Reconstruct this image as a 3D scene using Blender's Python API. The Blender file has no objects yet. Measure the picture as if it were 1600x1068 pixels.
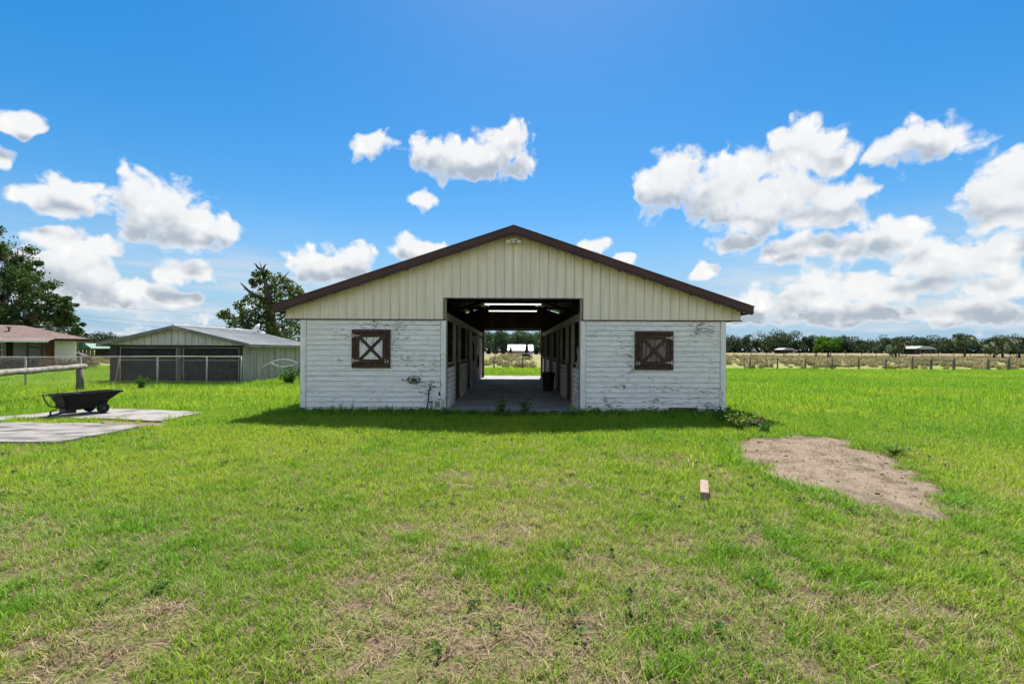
import bpy, math, random
import numpy as np
from mathutils import Vector, Matrix, Euler

random.seed(7)
rng = np.random.default_rng(11)
SC = bpy.context.scene
COL = SC.collection
R = math.radians

# ------------------------------------------------------------------ camera
F = 755.0            # focal length in photo pixels (1600 wide)
EYE = 1.65
ROLL = 0.0044
cam_d = bpy.data.cameras.new('camera')
cam = bpy.data.objects.new('camera', cam_d)
COL.objects.link(cam)
cam.location = (0, 0, EYE)
cam.rotation_euler = (R(90), -ROLL, 0)
cam_d.sensor_width = 36
cam_d.lens = 36 * F / 1600
cam_d.shift_y = 12 / 1600
cam_d.clip_start = 0.05
cam_d.clip_end = 6000
SC.camera = cam

SUN_DIR = Vector((0.06, 0.65, 1.0)).normalized()
SUN_EL = math.asin(SUN_DIR.z)
SUN_AZ = math.atan2(SUN_DIR.x, SUN_DIR.y)

SC.view_settings.view_transform = 'Standard'
SC.view_settings.look = 'None'
SC.view_settings.gamma = 1
SC.view_settings.use_curve_mapping = False
SC.view_settings.exposure = 1.15

sun_d = bpy.data.lights.new('sun', 'SUN')
sun_d.energy = 4.0
sun_d.angle = R(0.53)
sun_d.color = (1.0, 0.955, 0.88)
sun = bpy.data.objects.new('sun', sun_d)
COL.objects.link(sun)
sun.rotation_euler = SUN_DIR.to_track_quat('Z', 'Y').to_euler()
sun.location = (0, 0, 50)


def px_dir(px, py):
    """azimuth and elevation of a photo pixel"""
    u, v = px - 800, 534 - py
    u2 = u - v * ROLL
    v2 = u * ROLL + v + 12
    return math.atan2(u2, F), math.atan2(v2, math.hypot(u2, F))


# ------------------------------------------------------------------ world
W = bpy.data.worlds.new('World')
SC.world = W
W.use_nodes = True
wt = W.node_tree
wt.nodes.clear()
SKY_STRENGTH = 0.112
SKY_SAT, SKY_HUE, SKY_DUST, SKY_GAMMA = 1.82, .502, .20, .68
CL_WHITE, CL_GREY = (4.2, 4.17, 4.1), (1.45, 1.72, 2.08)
SC.cycles.max_bounces = 5
SC.cycles.diffuse_bounces = 3
SC.cycles.glossy_bounces = 2
SC.cycles.transmission_bounces = 4
SC.cycles.use_adaptive_sampling = True
SC.cycles.adaptive_threshold = .03


def nd(t, kind, **kw):
    n = t.nodes.new(kind)
    for k, v in kw.items():
        setattr(n, k, v)
    return n


def mth(t, op, a, b=None, c=None, clamp=False):
    n = t.nodes.new('ShaderNodeMath')
    n.operation = op
    n.use_clamp = clamp
    for i, s in enumerate((a, b, c)):
        if s is None:
            continue
        if isinstance(s, (int, float)):
            n.inputs[i].default_value = s
        else:
            t.links.new(s, n.inputs[i])
    return n.outputs[0]


def vmth(t, op, a, b=None):
    n = t.nodes.new('ShaderNodeVectorMath')
    n.operation = op
    for i, s in enumerate((a, b)):
        if s is None:
            continue
        if isinstance(s, tuple):
            n.inputs[i].default_value = s
        else:
            t.links.new(s, n.inputs[i])
    return n.outputs['Value'] if op == 'LENGTH' else n.outputs[0]


def smooth(t, val, lo, hi, a=0.0, b=1.0):
    n = t.nodes.new('ShaderNodeMapRange')
    n.interpolation_type = 'SMOOTHSTEP'
    n.inputs[1].default_value = lo
    n.inputs[2].default_value = hi
    n.inputs[3].default_value = a
    n.inputs[4].default_value = b
    t.links.new(val, n.inputs[0])
    return n.outputs[0]


def noise(t, vec, scale, detail=4, rough=0.55, out=0, dist=0.0):
    n = t.nodes.new('ShaderNodeTexNoise')
    n.inputs['Scale'].default_value = scale
    n.inputs['Detail'].default_value = detail
    n.inputs['Roughness'].default_value = rough
    n.inputs['Distortion'].default_value = dist
    if vec is not None:
        t.links.new(vec, n.inputs['Vector'])
    return n.outputs[out]


def mixc(t, fac, a, b, blend='MIX'):
    n = t.nodes.new('ShaderNodeMix')
    n.data_type = 'RGBA'
    n.blend_type = blend
    for idx, s in ((0, fac), (6, a), (7, b)):
        if isinstance(s, (int, float)):
            n.inputs[idx].default_value = s
        elif isinstance(s, tuple):
            n.inputs[idx].default_value = (*s[:3], 1)
        else:
            t.links.new(s, n.inputs[idx])
    return n.outputs[2]


# cumulus clouds by their bearing and height: px, py, half width, half height
CLOUDS = [
    (30, 190, 34, 16), (20, 252, 12, 12), (50, 205, 18, 10),
    (60, 306, 50, 22), (110, 300, 52, 28), (85, 312, 75, 18),
    (208, 296, 34, 30), (270, 325, 62, 42), (225, 345, 48, 34), (310, 362, 52, 32), (350, 362, 40, 22), (290, 345, 74, 46), (250, 330, 80, 48),
    (90, 374, 52, 22), (160, 388, 45, 16), (135, 385, 50, 14),
    (110, 425, 80, 34), (75, 415, 50, 26), (190, 460, 85, 26), (290, 424, 50, 22), (320, 428, 28, 20),
    (265, 470, 60, 12), (150, 450, 60, 24),
    (492, 412, 56, 32), (548, 405, 42, 30), (520, 425, 72, 20),
    (583, 233, 34, 17), (598, 224, 18, 14),
    (690, 243, 52, 34), (735, 248, 70, 28), (792, 230, 46, 40), (750, 262, 95, 18),
    (660, 312, 24, 15), (657, 385, 48, 18), (640, 390, 30, 12), (930, 384, 28, 10), (980, 409, 30, 10), (1094, 421, 34, 11),
    (1048, 285, 56, 48), (1070, 262, 34, 30), (1150, 292, 66, 52), (1175, 262, 46, 34), (1210, 310, 110, 46), (1290, 325, 74, 40),
    (1352, 298, 30, 20), (1120, 300, 72, 50), (1240, 300, 84, 42), (1320, 322, 56, 34), (1190, 340, 120, 28), (1020, 310, 32, 32),
    (1262, 232, 66, 42), (1240, 225, 46, 36), (1300, 250, 44, 24),
    (1432, 225, 78, 38), (1480, 222, 48, 24), (1380, 240, 36, 20),
    (1570, 300, 86, 52), (1530, 300, 52, 26), (1600, 270, 50, 40), (1570, 340, 60, 34),
    (1398, 362, 44, 26), (1340, 380, 80, 30), (1250, 385, 74, 22), (1160, 376, 56, 14),
    (1450, 402, 62, 36), (1560, 395, 70, 42), (1500, 415, 90, 26),
    (1260, 450, 80, 34), (1180, 468, 50, 26), (1350, 450, 80, 26), (1440, 445, 90, 26), (1570, 450, 80, 30),
    (1330, 490, 160, 22), (1520, 490, 120, 22), (1160, 495, 60, 14),
]


def cloud_group(name, clouds, fine, unseen_fill=False):
    """density of the cumulus over a piece of sky, from azimuth and elevation"""
    g = bpy.data.node_groups.new(name, 'ShaderNodeTree')
    g.interface.new_socket('P', in_out='INPUT', socket_type='NodeSocketVector')
    g.interface.new_socket('Density', in_out='OUTPUT', socket_type='NodeSocketFloat')
    g.interface.new_socket('Relief', in_out='OUTPUT', socket_type='NodeSocketFloat')
    gi = nd(g, 'NodeGroupInput'); go = nd(g, 'NodeGroupOutput')
    p0 = gi.outputs[0]
    w1 = vmth(g, 'MULTIPLY', vmth(g, 'SUBTRACT', noise(g, p0, 13, 2, .5, 1), (.5, .5, .5)), (.075, .05, 0))
    p1 = vmth(g, 'ADD', p0, w1)
    s2 = nd(g, 'ShaderNodeSeparateXYZ'); g.links.new(p1, s2.inputs[0])
    absaz = mth(g, 'ABSOLUTE', s2.outputs[0])
    elx = s2.outputs[1]
    f = None
    for (cx, cy, rx, ry) in clouds:
        a, e = px_dir(cx, cy)
        k = math.cos(a)
        ra = rx / F * k * k * 1.1 + .006
        re = ry / F * k * 1.12 + .005
        v = vmth(g, 'MULTIPLY', vmth(g, 'SUBTRACT', p1, (a, e, 0)), (1 / ra, 1 / re, 0))
        q = mth(g, 'SUBTRACT', 1.0, vmth(g, 'LENGTH', v))
        f = q if f is None else mth(g, 'SMOOTH_MAX', f, q, .3)
    if unseen_fill:
        f = mth(g, 'SUBTRACT', mth(g, 'MULTIPLY', noise(g, p1, 5.2, 2, .5), 4.6), 1.95)  # unseen cloud cover, thickened to throw more light on the barn front
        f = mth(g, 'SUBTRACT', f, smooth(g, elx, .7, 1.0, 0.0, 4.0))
    f = mth(g, 'MINIMUM', mth(g, 'MAXIMUM', mth(g, 'MULTIPLY_ADD', f, 1.8, .12), -1.2), 1.6)
    # low banked clouds towards the horizon
    pb = vmth(g, 'MULTIPLY', p1, (5.0, 26.0, 1.0))
    bank = mth(g, 'MULTIPLY', mth(g, 'SUBTRACT', noise(g, pb, 1.0, 3, .55), .47), 3.4)
    bm = mth(g, 'MULTIPLY', smooth(g, elx, .17, .07), smooth(g, absaz, .36, .50))
    bank = mth(g, 'SUBTRACT', bank, mth(g, 'MULTIPLY', mth(g, 'SUBTRACT', 1.0, bm), 2.5))
    f = mth(g, 'MAXIMUM', f, bank)
    n1 = mth(g, 'SUBTRACT', noise(g, p0, 22, 8 if fine else 2, .66), .5)
    d = mth(g, 'ADD', f, mth(g, 'MULTIPLY', n1, CL_NOISE))
    if fine:
        vo = nd(g, 'ShaderNodeTexVoronoi', feature='F1')
        vo.inputs['Scale'].default_value = 30
        vo.inputs['Detail'].default_value = 1.6 if fine else 0.0
        vo.inputs['Roughness'].default_value = .55
        g.links.new(p1, vo.inputs['Vector'])
        puff = mth(g, 'SUBTRACT', .42, vo.outputs['Distance'])
        d = mth(g, 'ADD', d, mth(g, 'MULTIPLY', puff, CL_PUFF))
    g.links.new(d, go.inputs[0])
    if fine:
        g.links.new(mth(g, 'ADD', n1, puff), go.inputs[1])
    return g


CL_NOISE, CL_PUFF = 1.9, .9


def build_sky():
    t = wt
    tc = nd(t, 'ShaderNodeTexCoord')
    sep = nd(t, 'ShaderNodeSeparateXYZ')
    t.links.new(tc.outputs['Generated'], sep.inputs[0])
    az = mth(t, 'ARCTAN2', sep.outputs[0], sep.outputs[1])
    el = mth(t, 'ARCSINE', sep.outputs[2])
    cb = nd(t, 'ShaderNodeCombineXYZ')
    t.links.new(az, cb.inputs[0]); t.links.new(el, cb.inputs[1])
    P = cb.outputs[0]
    sky = nd(t, 'ShaderNodeTexSky')
    sky.sky_type = 'NISHITA'
    sky.sun_disc = False
    sky.sun_elevation = SUN_EL
    sky.sun_rotation = SUN_AZ
    sky.altitude = 0
    sky.air_density = 1.0
    sky.dust_density = SKY_DUST
    sky.ozone_density = 2.5
    hs = nd(t, 'ShaderNodeHueSaturation')
    hs.inputs['Hue'].default_value = SKY_HUE
    hs.inputs['Saturation'].default_value = SKY_SAT
    gm = nd(t, 'ShaderNodeGamma')
    gm.inputs['Gamma'].default_value = SKY_GAMMA
    t.links.new(sky.outputs[0], gm.inputs['Color'])
    t.links.new(gm.outputs[0], hs.inputs['Color'])
    skyc = mixc(t, smooth(t, el, .28, .0, 0.0, .92), hs.outputs[0], (1.35, 2.2, 3.05))
    veil = smooth(t, noise(t, vmth(t, 'MULTIPLY', P, (3.2, 24.0, 1.0)), 1.0, 5, .6), .40, .66)
    veil = mth(t, 'MULTIPLY', veil, mth(t, 'MULTIPLY', smooth(t, el, .26, .05), smooth(t, mth(t, 'ABSOLUTE', az), .30, .48)))
    skyc = mixc(t, mth(t, 'MULTIPLY', veil, .85), skyc, (3.0, 3.15, 3.35))
    Pup = vmth(t, 'ADD', P, (0.004, 0.034, 0))
    Pdn = vmth(t, 'ADD', P, (-0.002, -0.026, 0))

    def sector(name, clouds, unseen_fill=False):
        g0 = cloud_group(name, clouds, True, unseen_fill)
        g1 = cloud_group(name + '_above', clouds, False, unseen_fill)

        def field(g, vec):
            n = nd(t, 'ShaderNodeGroup'); n.node_tree = g
            t.links.new(vec, n.inputs[0])
            return n.outputs
        o0 = field(g0, P)
        d0, relief = o0[0], o0[1]
        d1, d2 = field(g1, Pup)[0], field(g1, Pdn)[0]
        alpha = smooth(t, d0, -.10, .62)
        shade = mth(t, 'MULTIPLY', smooth(t, d1, .25, 1.25), smooth(t, d2, 1.5, .2, .10, 1.0))
        shade = mth(t, 'MULTIPLY', shade, smooth(t, d0, .0, .7))
        rel = smooth(t, relief, .35, -.35)
        shade = mth(t, 'ADD', mth(t, 'MULTIPLY', shade, .74), mth(t, 'MULTIPLY', mth(t, 'SUBTRACT', rel, .35), .22), clamp=True)
        # clouds out of view, sunlit side, brightened to fill the shaded barn front
        ccol = mixc(t, shade, tuple(c * 1.28 for c in CL_WHITE) if unseen_fill else CL_WHITE, CL_GREY)
        out = mixc(t, mth(t, 'MULTIPLY', alpha, .96), skyc, ccol)
        bg = nd(t, 'ShaderNodeBackground')
        bg.inputs['Strength'].default_value = SKY_STRENGTH
        t.links.new(out, bg.inputs['Color'])
        return bg.outputs[0]

    # each stretch of sky only looks at its own clouds (a mix of 0 or 1 skips the other side)
    edges = [-.97, -.50, -.05, .26, .58, .97]
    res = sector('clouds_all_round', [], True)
    for i in range(len(edges) - 1):
        sub = []
        for c in CLOUDS:
            a0 = px_dir(c[0] - c[2] * 1.3 - 40, c[1])[0]; a1 = px_dir(c[0] + c[2] * 1.3 + 40, c[1])[0]
            if a1 > edges[i] and a0 < edges[i + 1]:
                sub.append(c)
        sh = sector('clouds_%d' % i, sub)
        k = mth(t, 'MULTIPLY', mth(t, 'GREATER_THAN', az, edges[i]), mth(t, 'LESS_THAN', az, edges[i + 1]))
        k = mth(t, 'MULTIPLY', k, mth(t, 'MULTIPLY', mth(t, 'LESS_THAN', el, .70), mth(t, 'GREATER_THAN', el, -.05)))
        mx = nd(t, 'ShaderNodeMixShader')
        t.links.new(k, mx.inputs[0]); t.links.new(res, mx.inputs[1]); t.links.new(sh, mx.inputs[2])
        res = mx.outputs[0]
    wo = nd(t, 'ShaderNodeOutputWorld')
    t.links.new(res, wo.inputs['Surface'])


build_sky()
W.cycles.sampling_method = 'MANUAL'
W.cycles.sample_map_resolution = 512


# ------------------------------------------------------------------ helpers
def at(px, py, Y):
    u, v = px - 800, 534 - py
    u2 = u - v * ROLL
    v2 = u * ROLL + v + 12
    return Vector((u2 / F * Y, Y, EYE + v2 / F * Y))


def gnd(px, py):
    u, v = px - 800, 534 - py
    v2 = u * ROLL + v + 12
    Y = EYE * F / -v2
    return Vector(((u - v * ROLL) / F * Y, Y, 0))


class MB:
    def __init__(self):
        self.v = []
        self.f = []

    def add(self, vs, fs):
        o = len(self.v)
        self.v += [tuple(x) for x in vs]
        self.f += [tuple(i + o for i in f) for f in fs]
        return self

    def box(self, x0, x1, y0, y1, z0, z1, M=None):
        vs = [Vector(p) for p in ((x0, y0, z0), (x1, y0, z0), (x1, y1, z0), (x0, y1, z0),
                                  (x0, y0, z1), (x1, y0, z1), (x1, y1, z1), (x0, y1, z1))]
        if M is not None:
            vs = [M @ p for p in vs]
        return self.add(vs, [(3, 2, 1, 0), (4, 5, 6, 7), (0, 1, 5, 4), (1, 2, 6, 5), (2, 3, 7, 6), (3, 0, 4, 7)])

    def bar(self, a, b, w, h, up=(0, 0, 1)):
        a, b = Vector(a), Vector(b)
        d = (b - a)
        L = d.length
        d.normalize()
        s = d.cross(Vector(up))
        if s.length < 1e-5:
            s = d.cross(Vector((1, 0, 0)))
        s.normalize()
        u = s.cross(d)
        M = Matrix.Translation(a) @ Matrix((s, d, u)).transposed().to_4x4()
        return self.box(-w / 2, w / 2, 0, L, -h / 2, h / 2, M)

    def tube(self, pts, rad, n=8, cap=True):
        pts = [Vector(p) for p in pts]
        if isinstance(rad, (int, float)):
            rad = [rad] * len(pts)
        vs, fs = [], []
        prev = None
        for i, p in enumerate(pts):
            d = (pts[min(i + 1, len(pts) - 1)] - pts[max(i - 1, 0)])
            d.normalize()
            if prev is None:
                s = d.orthogonal().normalized()
            else:
                s = (prev - d * prev.dot(d))
                s = s.normalized() if s.length > 1e-6 else d.orthogonal().normalized()
            prev = s
            t = d.cross(s)
            for k in range(n):
                a = 2 * math.pi * k / n
                vs.append(p + (s * math.cos(a) + t * math.sin(a)) * rad[i])
        for i in range(len(pts) - 1):
            for k in range(n):
                k2 = (k + 1) % n
                fs.append((i * n + k, i * n + k2, (i + 1) * n + k2, (i + 1) * n + k))
        if cap:
            fs.append(tuple(range(n - 1, -1, -1)))
            fs.append(tuple((len(pts) - 1) * n + k for k in range(n)))
        return self.add(vs, fs)

    def lathe(self, prof, c=(0, 0, 0), n=24, axis='Z'):
        vs, fs = [], []
        for r, z in prof:
            for k in range(n):
                a = 2 * math.pi * k / n
                p = (r * math.cos(a), r * math.sin(a), z)
                if axis == 'Y':
                    p = (p[0], p[2], p[1])
                elif axis == 'X':
                    p = (p[2], p[0], p[1])
                vs.append((p[0] + c[0], p[1] + c[1], p[2] + c[2]))
        for i in range(len(prof) - 1):
            for k in range(n):
                k2 = (k + 1) % n
                fs.append((i * n + k, i * n + k2, (i + 1) * n + k2, (i + 1) * n + k))
        fs.append(tuple(range(n - 1, -1, -1)))
        fs.append(tuple((len(prof) - 1) * n + k for k in range(n)))
        return self.add(vs, fs)

    def prism(self, poly, d0, d1, axis='Y'):
        """poly in the two other axes (x,z for Y; x,y for Z; y,z for X)"""
        n = len(poly)

        def mk(p, d):
            return {'Y': (p[0], d, p[1]), 'Z': (p[0], p[1], d), 'X': (d, p[0], p[1])}[axis]
        vs = [mk(p, d0) for p in poly] + [mk(p, d1) for p in poly]
        fs = [tuple(range(n)), tuple(range(2 * n - 1, n - 1, -1))]
        for k in range(n):
            k2 = (k + 1) % n
            fs.append((k, n + k, n + k2, k2))
        return self.add(vs, fs)

    def mesh(self, name, mat, smooth=False, fix=True):
        me = bpy.data.meshes.new(name)
        me.from_pydata([tuple(p) for p in self.v], [], self.f)
        if fix:
            import bmesh
            bm = bmesh.new(); bm.from_mesh(me)
            bmesh.ops.recalc_face_normals(bm, faces=bm.faces)
            bm.to_mesh(me); bm.free()
        me.materials.append(mat)
        if smooth:
            me.polygons.foreach_set('use_smooth', [True] * len(me.polygons))
        return me

    def build(self, name, mat, parent=None, smooth=False, loc=(0, 0, 0), bevel=0):
        o = link(name, self.mesh(name, mat, smooth), parent, loc)
        if bevel:
            b = o.modifiers.new('bevel', 'BEVEL')
            b.width = bevel; b.segments = 2; b.limit_method = 'ANGLE'
        return o


def link(name, data, parent=None, loc=(0, 0, 0), rz=0):
    o = bpy.data.objects.new(name, data)
    COL.objects.link(o)
    o.parent = parent
    o.location = loc
    o.rotation_euler = (0, 0, rz)
    return o


def tag(o, label=None, cat=None, group=None, kind=None):
    if label: o['label'] = label
    if cat: o['category'] = cat
    if group: o['group'] = group
    if kind: o['kind'] = kind
    return o


def thing(name, label, cat, loc=(0, 0, 0), rz=0, group=None):
    return tag(link(name, None, None, loc, rz), label, cat, group)


# ------------------------------------------------------------------ materials
def mat(name, col, col2=None, scale=6.0, rough=.8, stretch=(1, 1, 1), detail=5, lo=.35, hi=.65, bump=0.0,
        bscale=None, metal=0.0, spec=.3):
    m = bpy.data.materials.new(name)
    m.use_nodes = True
    t = m.node_tree
    b = t.nodes['Principled BSDF']
    b.inputs['Roughness'].default_value = rough
    b.inputs['Metallic'].default_value = metal
    b.inputs['Specular IOR Level'].default_value = spec
    geo = nd(t, 'ShaderNodeNewGeometry')
    p = vmth(t, 'MULTIPLY', geo.outputs['Position'], tuple(stretch))
    if col2 is not None:
        n = smooth(t, noise(t, p, scale, detail), lo, hi)
        t.links.new(mixc(t, n, col, col2), b.inputs['Base Color'])
    else:
        b.inputs['Base Color'].default_value = (*col, 1)
    if bump:
        bp = nd(t, 'ShaderNodeBump')
        bp.inputs['Strength'].default_value = bump
        bp.inputs['Distance'].default_value = .02
        t.links.new(noise(t, p, bscale or scale * 2, 5), bp.inputs['Height'])
        t.links.new(bp.outputs[0], b.inputs['Normal'])
    return m


def peeling_paint(name, axis='X', paint=(.86, .825, .785), amount=0.0):
    """white paint flaking off grey boards, the flakes drawn out along the grain"""
    m = bpy.data.materials.new(name)
    m.use_nodes = True
    t = m.node_tree
    b = t.nodes['Principled BSDF']
    b.inputs['Roughness'].default_value = .75
    b.inputs['Specular IOR Level'].default_value = .25
    geo = nd(t, 'ShaderNodeNewGeometry')
    pos = geo.outputs['Position']
    st = {'X': (2.2, 4, 16), 'Y': (4, 2.2, 16), 'Z': (16, 16, 2.2)}[axis]
    big = noise(t, pos, 1.1, 3, .6)
    fl = noise(t, vmth(t, 'MULTIPLY', pos, st), 2.6, 7, .64)
    row = noise(t, vmth(t, 'MULTIPLY', pos, {'X': (.35, 1, 7.4), 'Y': (1, .35, 7.4), 'Z': (5, 5, .4)}[axis]), 1.0, 2)
    s = mth(t, 'ADD', fl, mth(t, 'MULTIPLY', mth(t, 'SUBTRACT', big, .5), .55))
    s = mth(t, 'ADD', s, mth(t, 'MULTIPLY', mth(t, 'SUBTRACT', row, .5), .22))
    pe = smooth(t, s, .612 - amount, .645 - amount)
    grain = noise(t, vmth(t, 'MULTIPLY', pos, tuple(k * 4 for k in st)), 2.0, 4)
    wood = mixc(t, grain, (.06, .055, .05), (.30, .27, .24))
    dirt = smooth(t, noise(t, vmth(t, 'MULTIPLY', pos, tuple(k * .6 for k in st)), 2.6, 6, .65), .40, .78)
    pc = mixc(t, mth(t, 'MULTIPLY', dirt, .7), paint, (.50, .495, .48))
    t.links.new(mixc(t, pe, pc, wood), b.inputs['Base Color'])
    bp = nd(t, 'ShaderNodeBump')
    bp.inputs['Strength'].default_value = .35
    bp.inputs['Distance'].default_value = .004
    t.links.new(mth(t, 'SUBTRACT', mth(t, 'MULTIPLY', grain, .3), pe), bp.inputs['Height'])
    t.links.new(bp.outputs[0], b.inputs['Normal'])
    return m


def leaf_mat(name, c1, c2, trans=.35, scale=.8):
    m = bpy.data.materials.new(name)
    m.use_nodes = True
    t = m.node_tree
    t.nodes.clear()
    geo = nd(t, 'ShaderNodeNewGeometry')
    n = smooth(t, noise(t, geo.outputs['Position'], scale, 4), .3, .7)
    c = mixc(t, n, c1, c2)
    w = nd(t, 'ShaderNodeTexWhiteNoise')
    r = mth(t, 'MULTIPLY_ADD', geo.outputs['Random Per Island'], .9, .55)
    c = mixc(t, 1.0, c, r, 'MULTIPLY')
    d = nd(t, 'ShaderNodeBsdfPrincipled')
    d.inputs['Roughness'].default_value = .6
    d.inputs['Specular IOR Level'].default_value = .25
    tr = nd(t, 'ShaderNodeBsdfTranslucent')
    t.links.new(c, d.inputs['Base Color'])
    t.links.new(mixc(t, 1.0, c, (1.0, 1.1, .45), 'MULTIPLY'), tr.inputs['Color'])
    mx = nd(t, 'ShaderNodeMixShader')
    mx.inputs[0].default_value = trans
    t.links.new(d.outputs[0], mx.inputs[1]); t.links.new(tr.outputs[0], mx.inputs[2])
    o = nd(t, 'ShaderNodeOutputMaterial')
    t.links.new(mx.outputs[0], o.inputs[0])
    return m


def grass_mat(name, g1, g2, dry, trans=.45):
    m = bpy.data.materials.new(name)
    m.use_nodes = True
    t = m.node_tree
    t.nodes.clear()
    geo = nd(t, 'ShaderNodeNewGeometry')
    a = nd(t, 'ShaderNodeAttribute'); a.attribute_type = 'INSTANCER'; a.attribute_name = 'dry'
    h = nd(t, 'ShaderNodeAttribute'); h.attribute_type = 'INSTANCER'; h.attribute_name = 'hue'
    rnd = geo.outputs['Random Per Island']
    c = mixc(t, h.outputs['Fac'], g1, g2)
    thr = mth(t, 'GREATER_THAN', a.outputs['Fac'], rnd)
    r2 = nd(t, 'ShaderNodeTexWhiteNoise', noise_dimensions='1D')
    t.links.new(mth(t, 'MULTIPLY', rnd, 917.3), r2.inputs['W'])
    c = mixc(t, mth(t, 'MULTIPLY', thr, .95), c, dry)
    c = mixc(t, 1.0, c, mth(t, 'MULTIPLY_ADD', r2.outputs['Value'], 1.0, .48), 'MULTIPLY')
    d = nd(t, 'ShaderNodeBsdfPrincipled')
    d.inputs['Roughness'].default_value = .55
    d.inputs['Specular IOR Level'].default_value = .25
    tr = nd(t, 'ShaderNodeBsdfTranslucent')
    t.links.new(c, d.inputs['Base Color'])
    t.links.new(c, tr.inputs['Color'])
    mx = nd(t, 'ShaderNodeMixShader')
    mx.inputs[0].default_value = trans
    t.links.new(d.outputs[0], mx.inputs[1]); t.links.new(tr.outputs[0], mx.inputs[2])
    o = nd(t, 'ShaderNodeOutputMaterial')
    t.links.new(mx.outputs[0], o.inputs[0])
    return m


def emit(name, col, s):
    m = bpy.data.materials.new(name)
    m.use_nodes = True
    b = m.node_tree.nodes['Principled BSDF']
    b.inputs['Base Color'].default_value = (*col, 1)
    b.inputs['Emission Color'].default_value = (*col, 1)
    b.inputs['Emission Strength'].default_value = s
    return m


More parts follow.
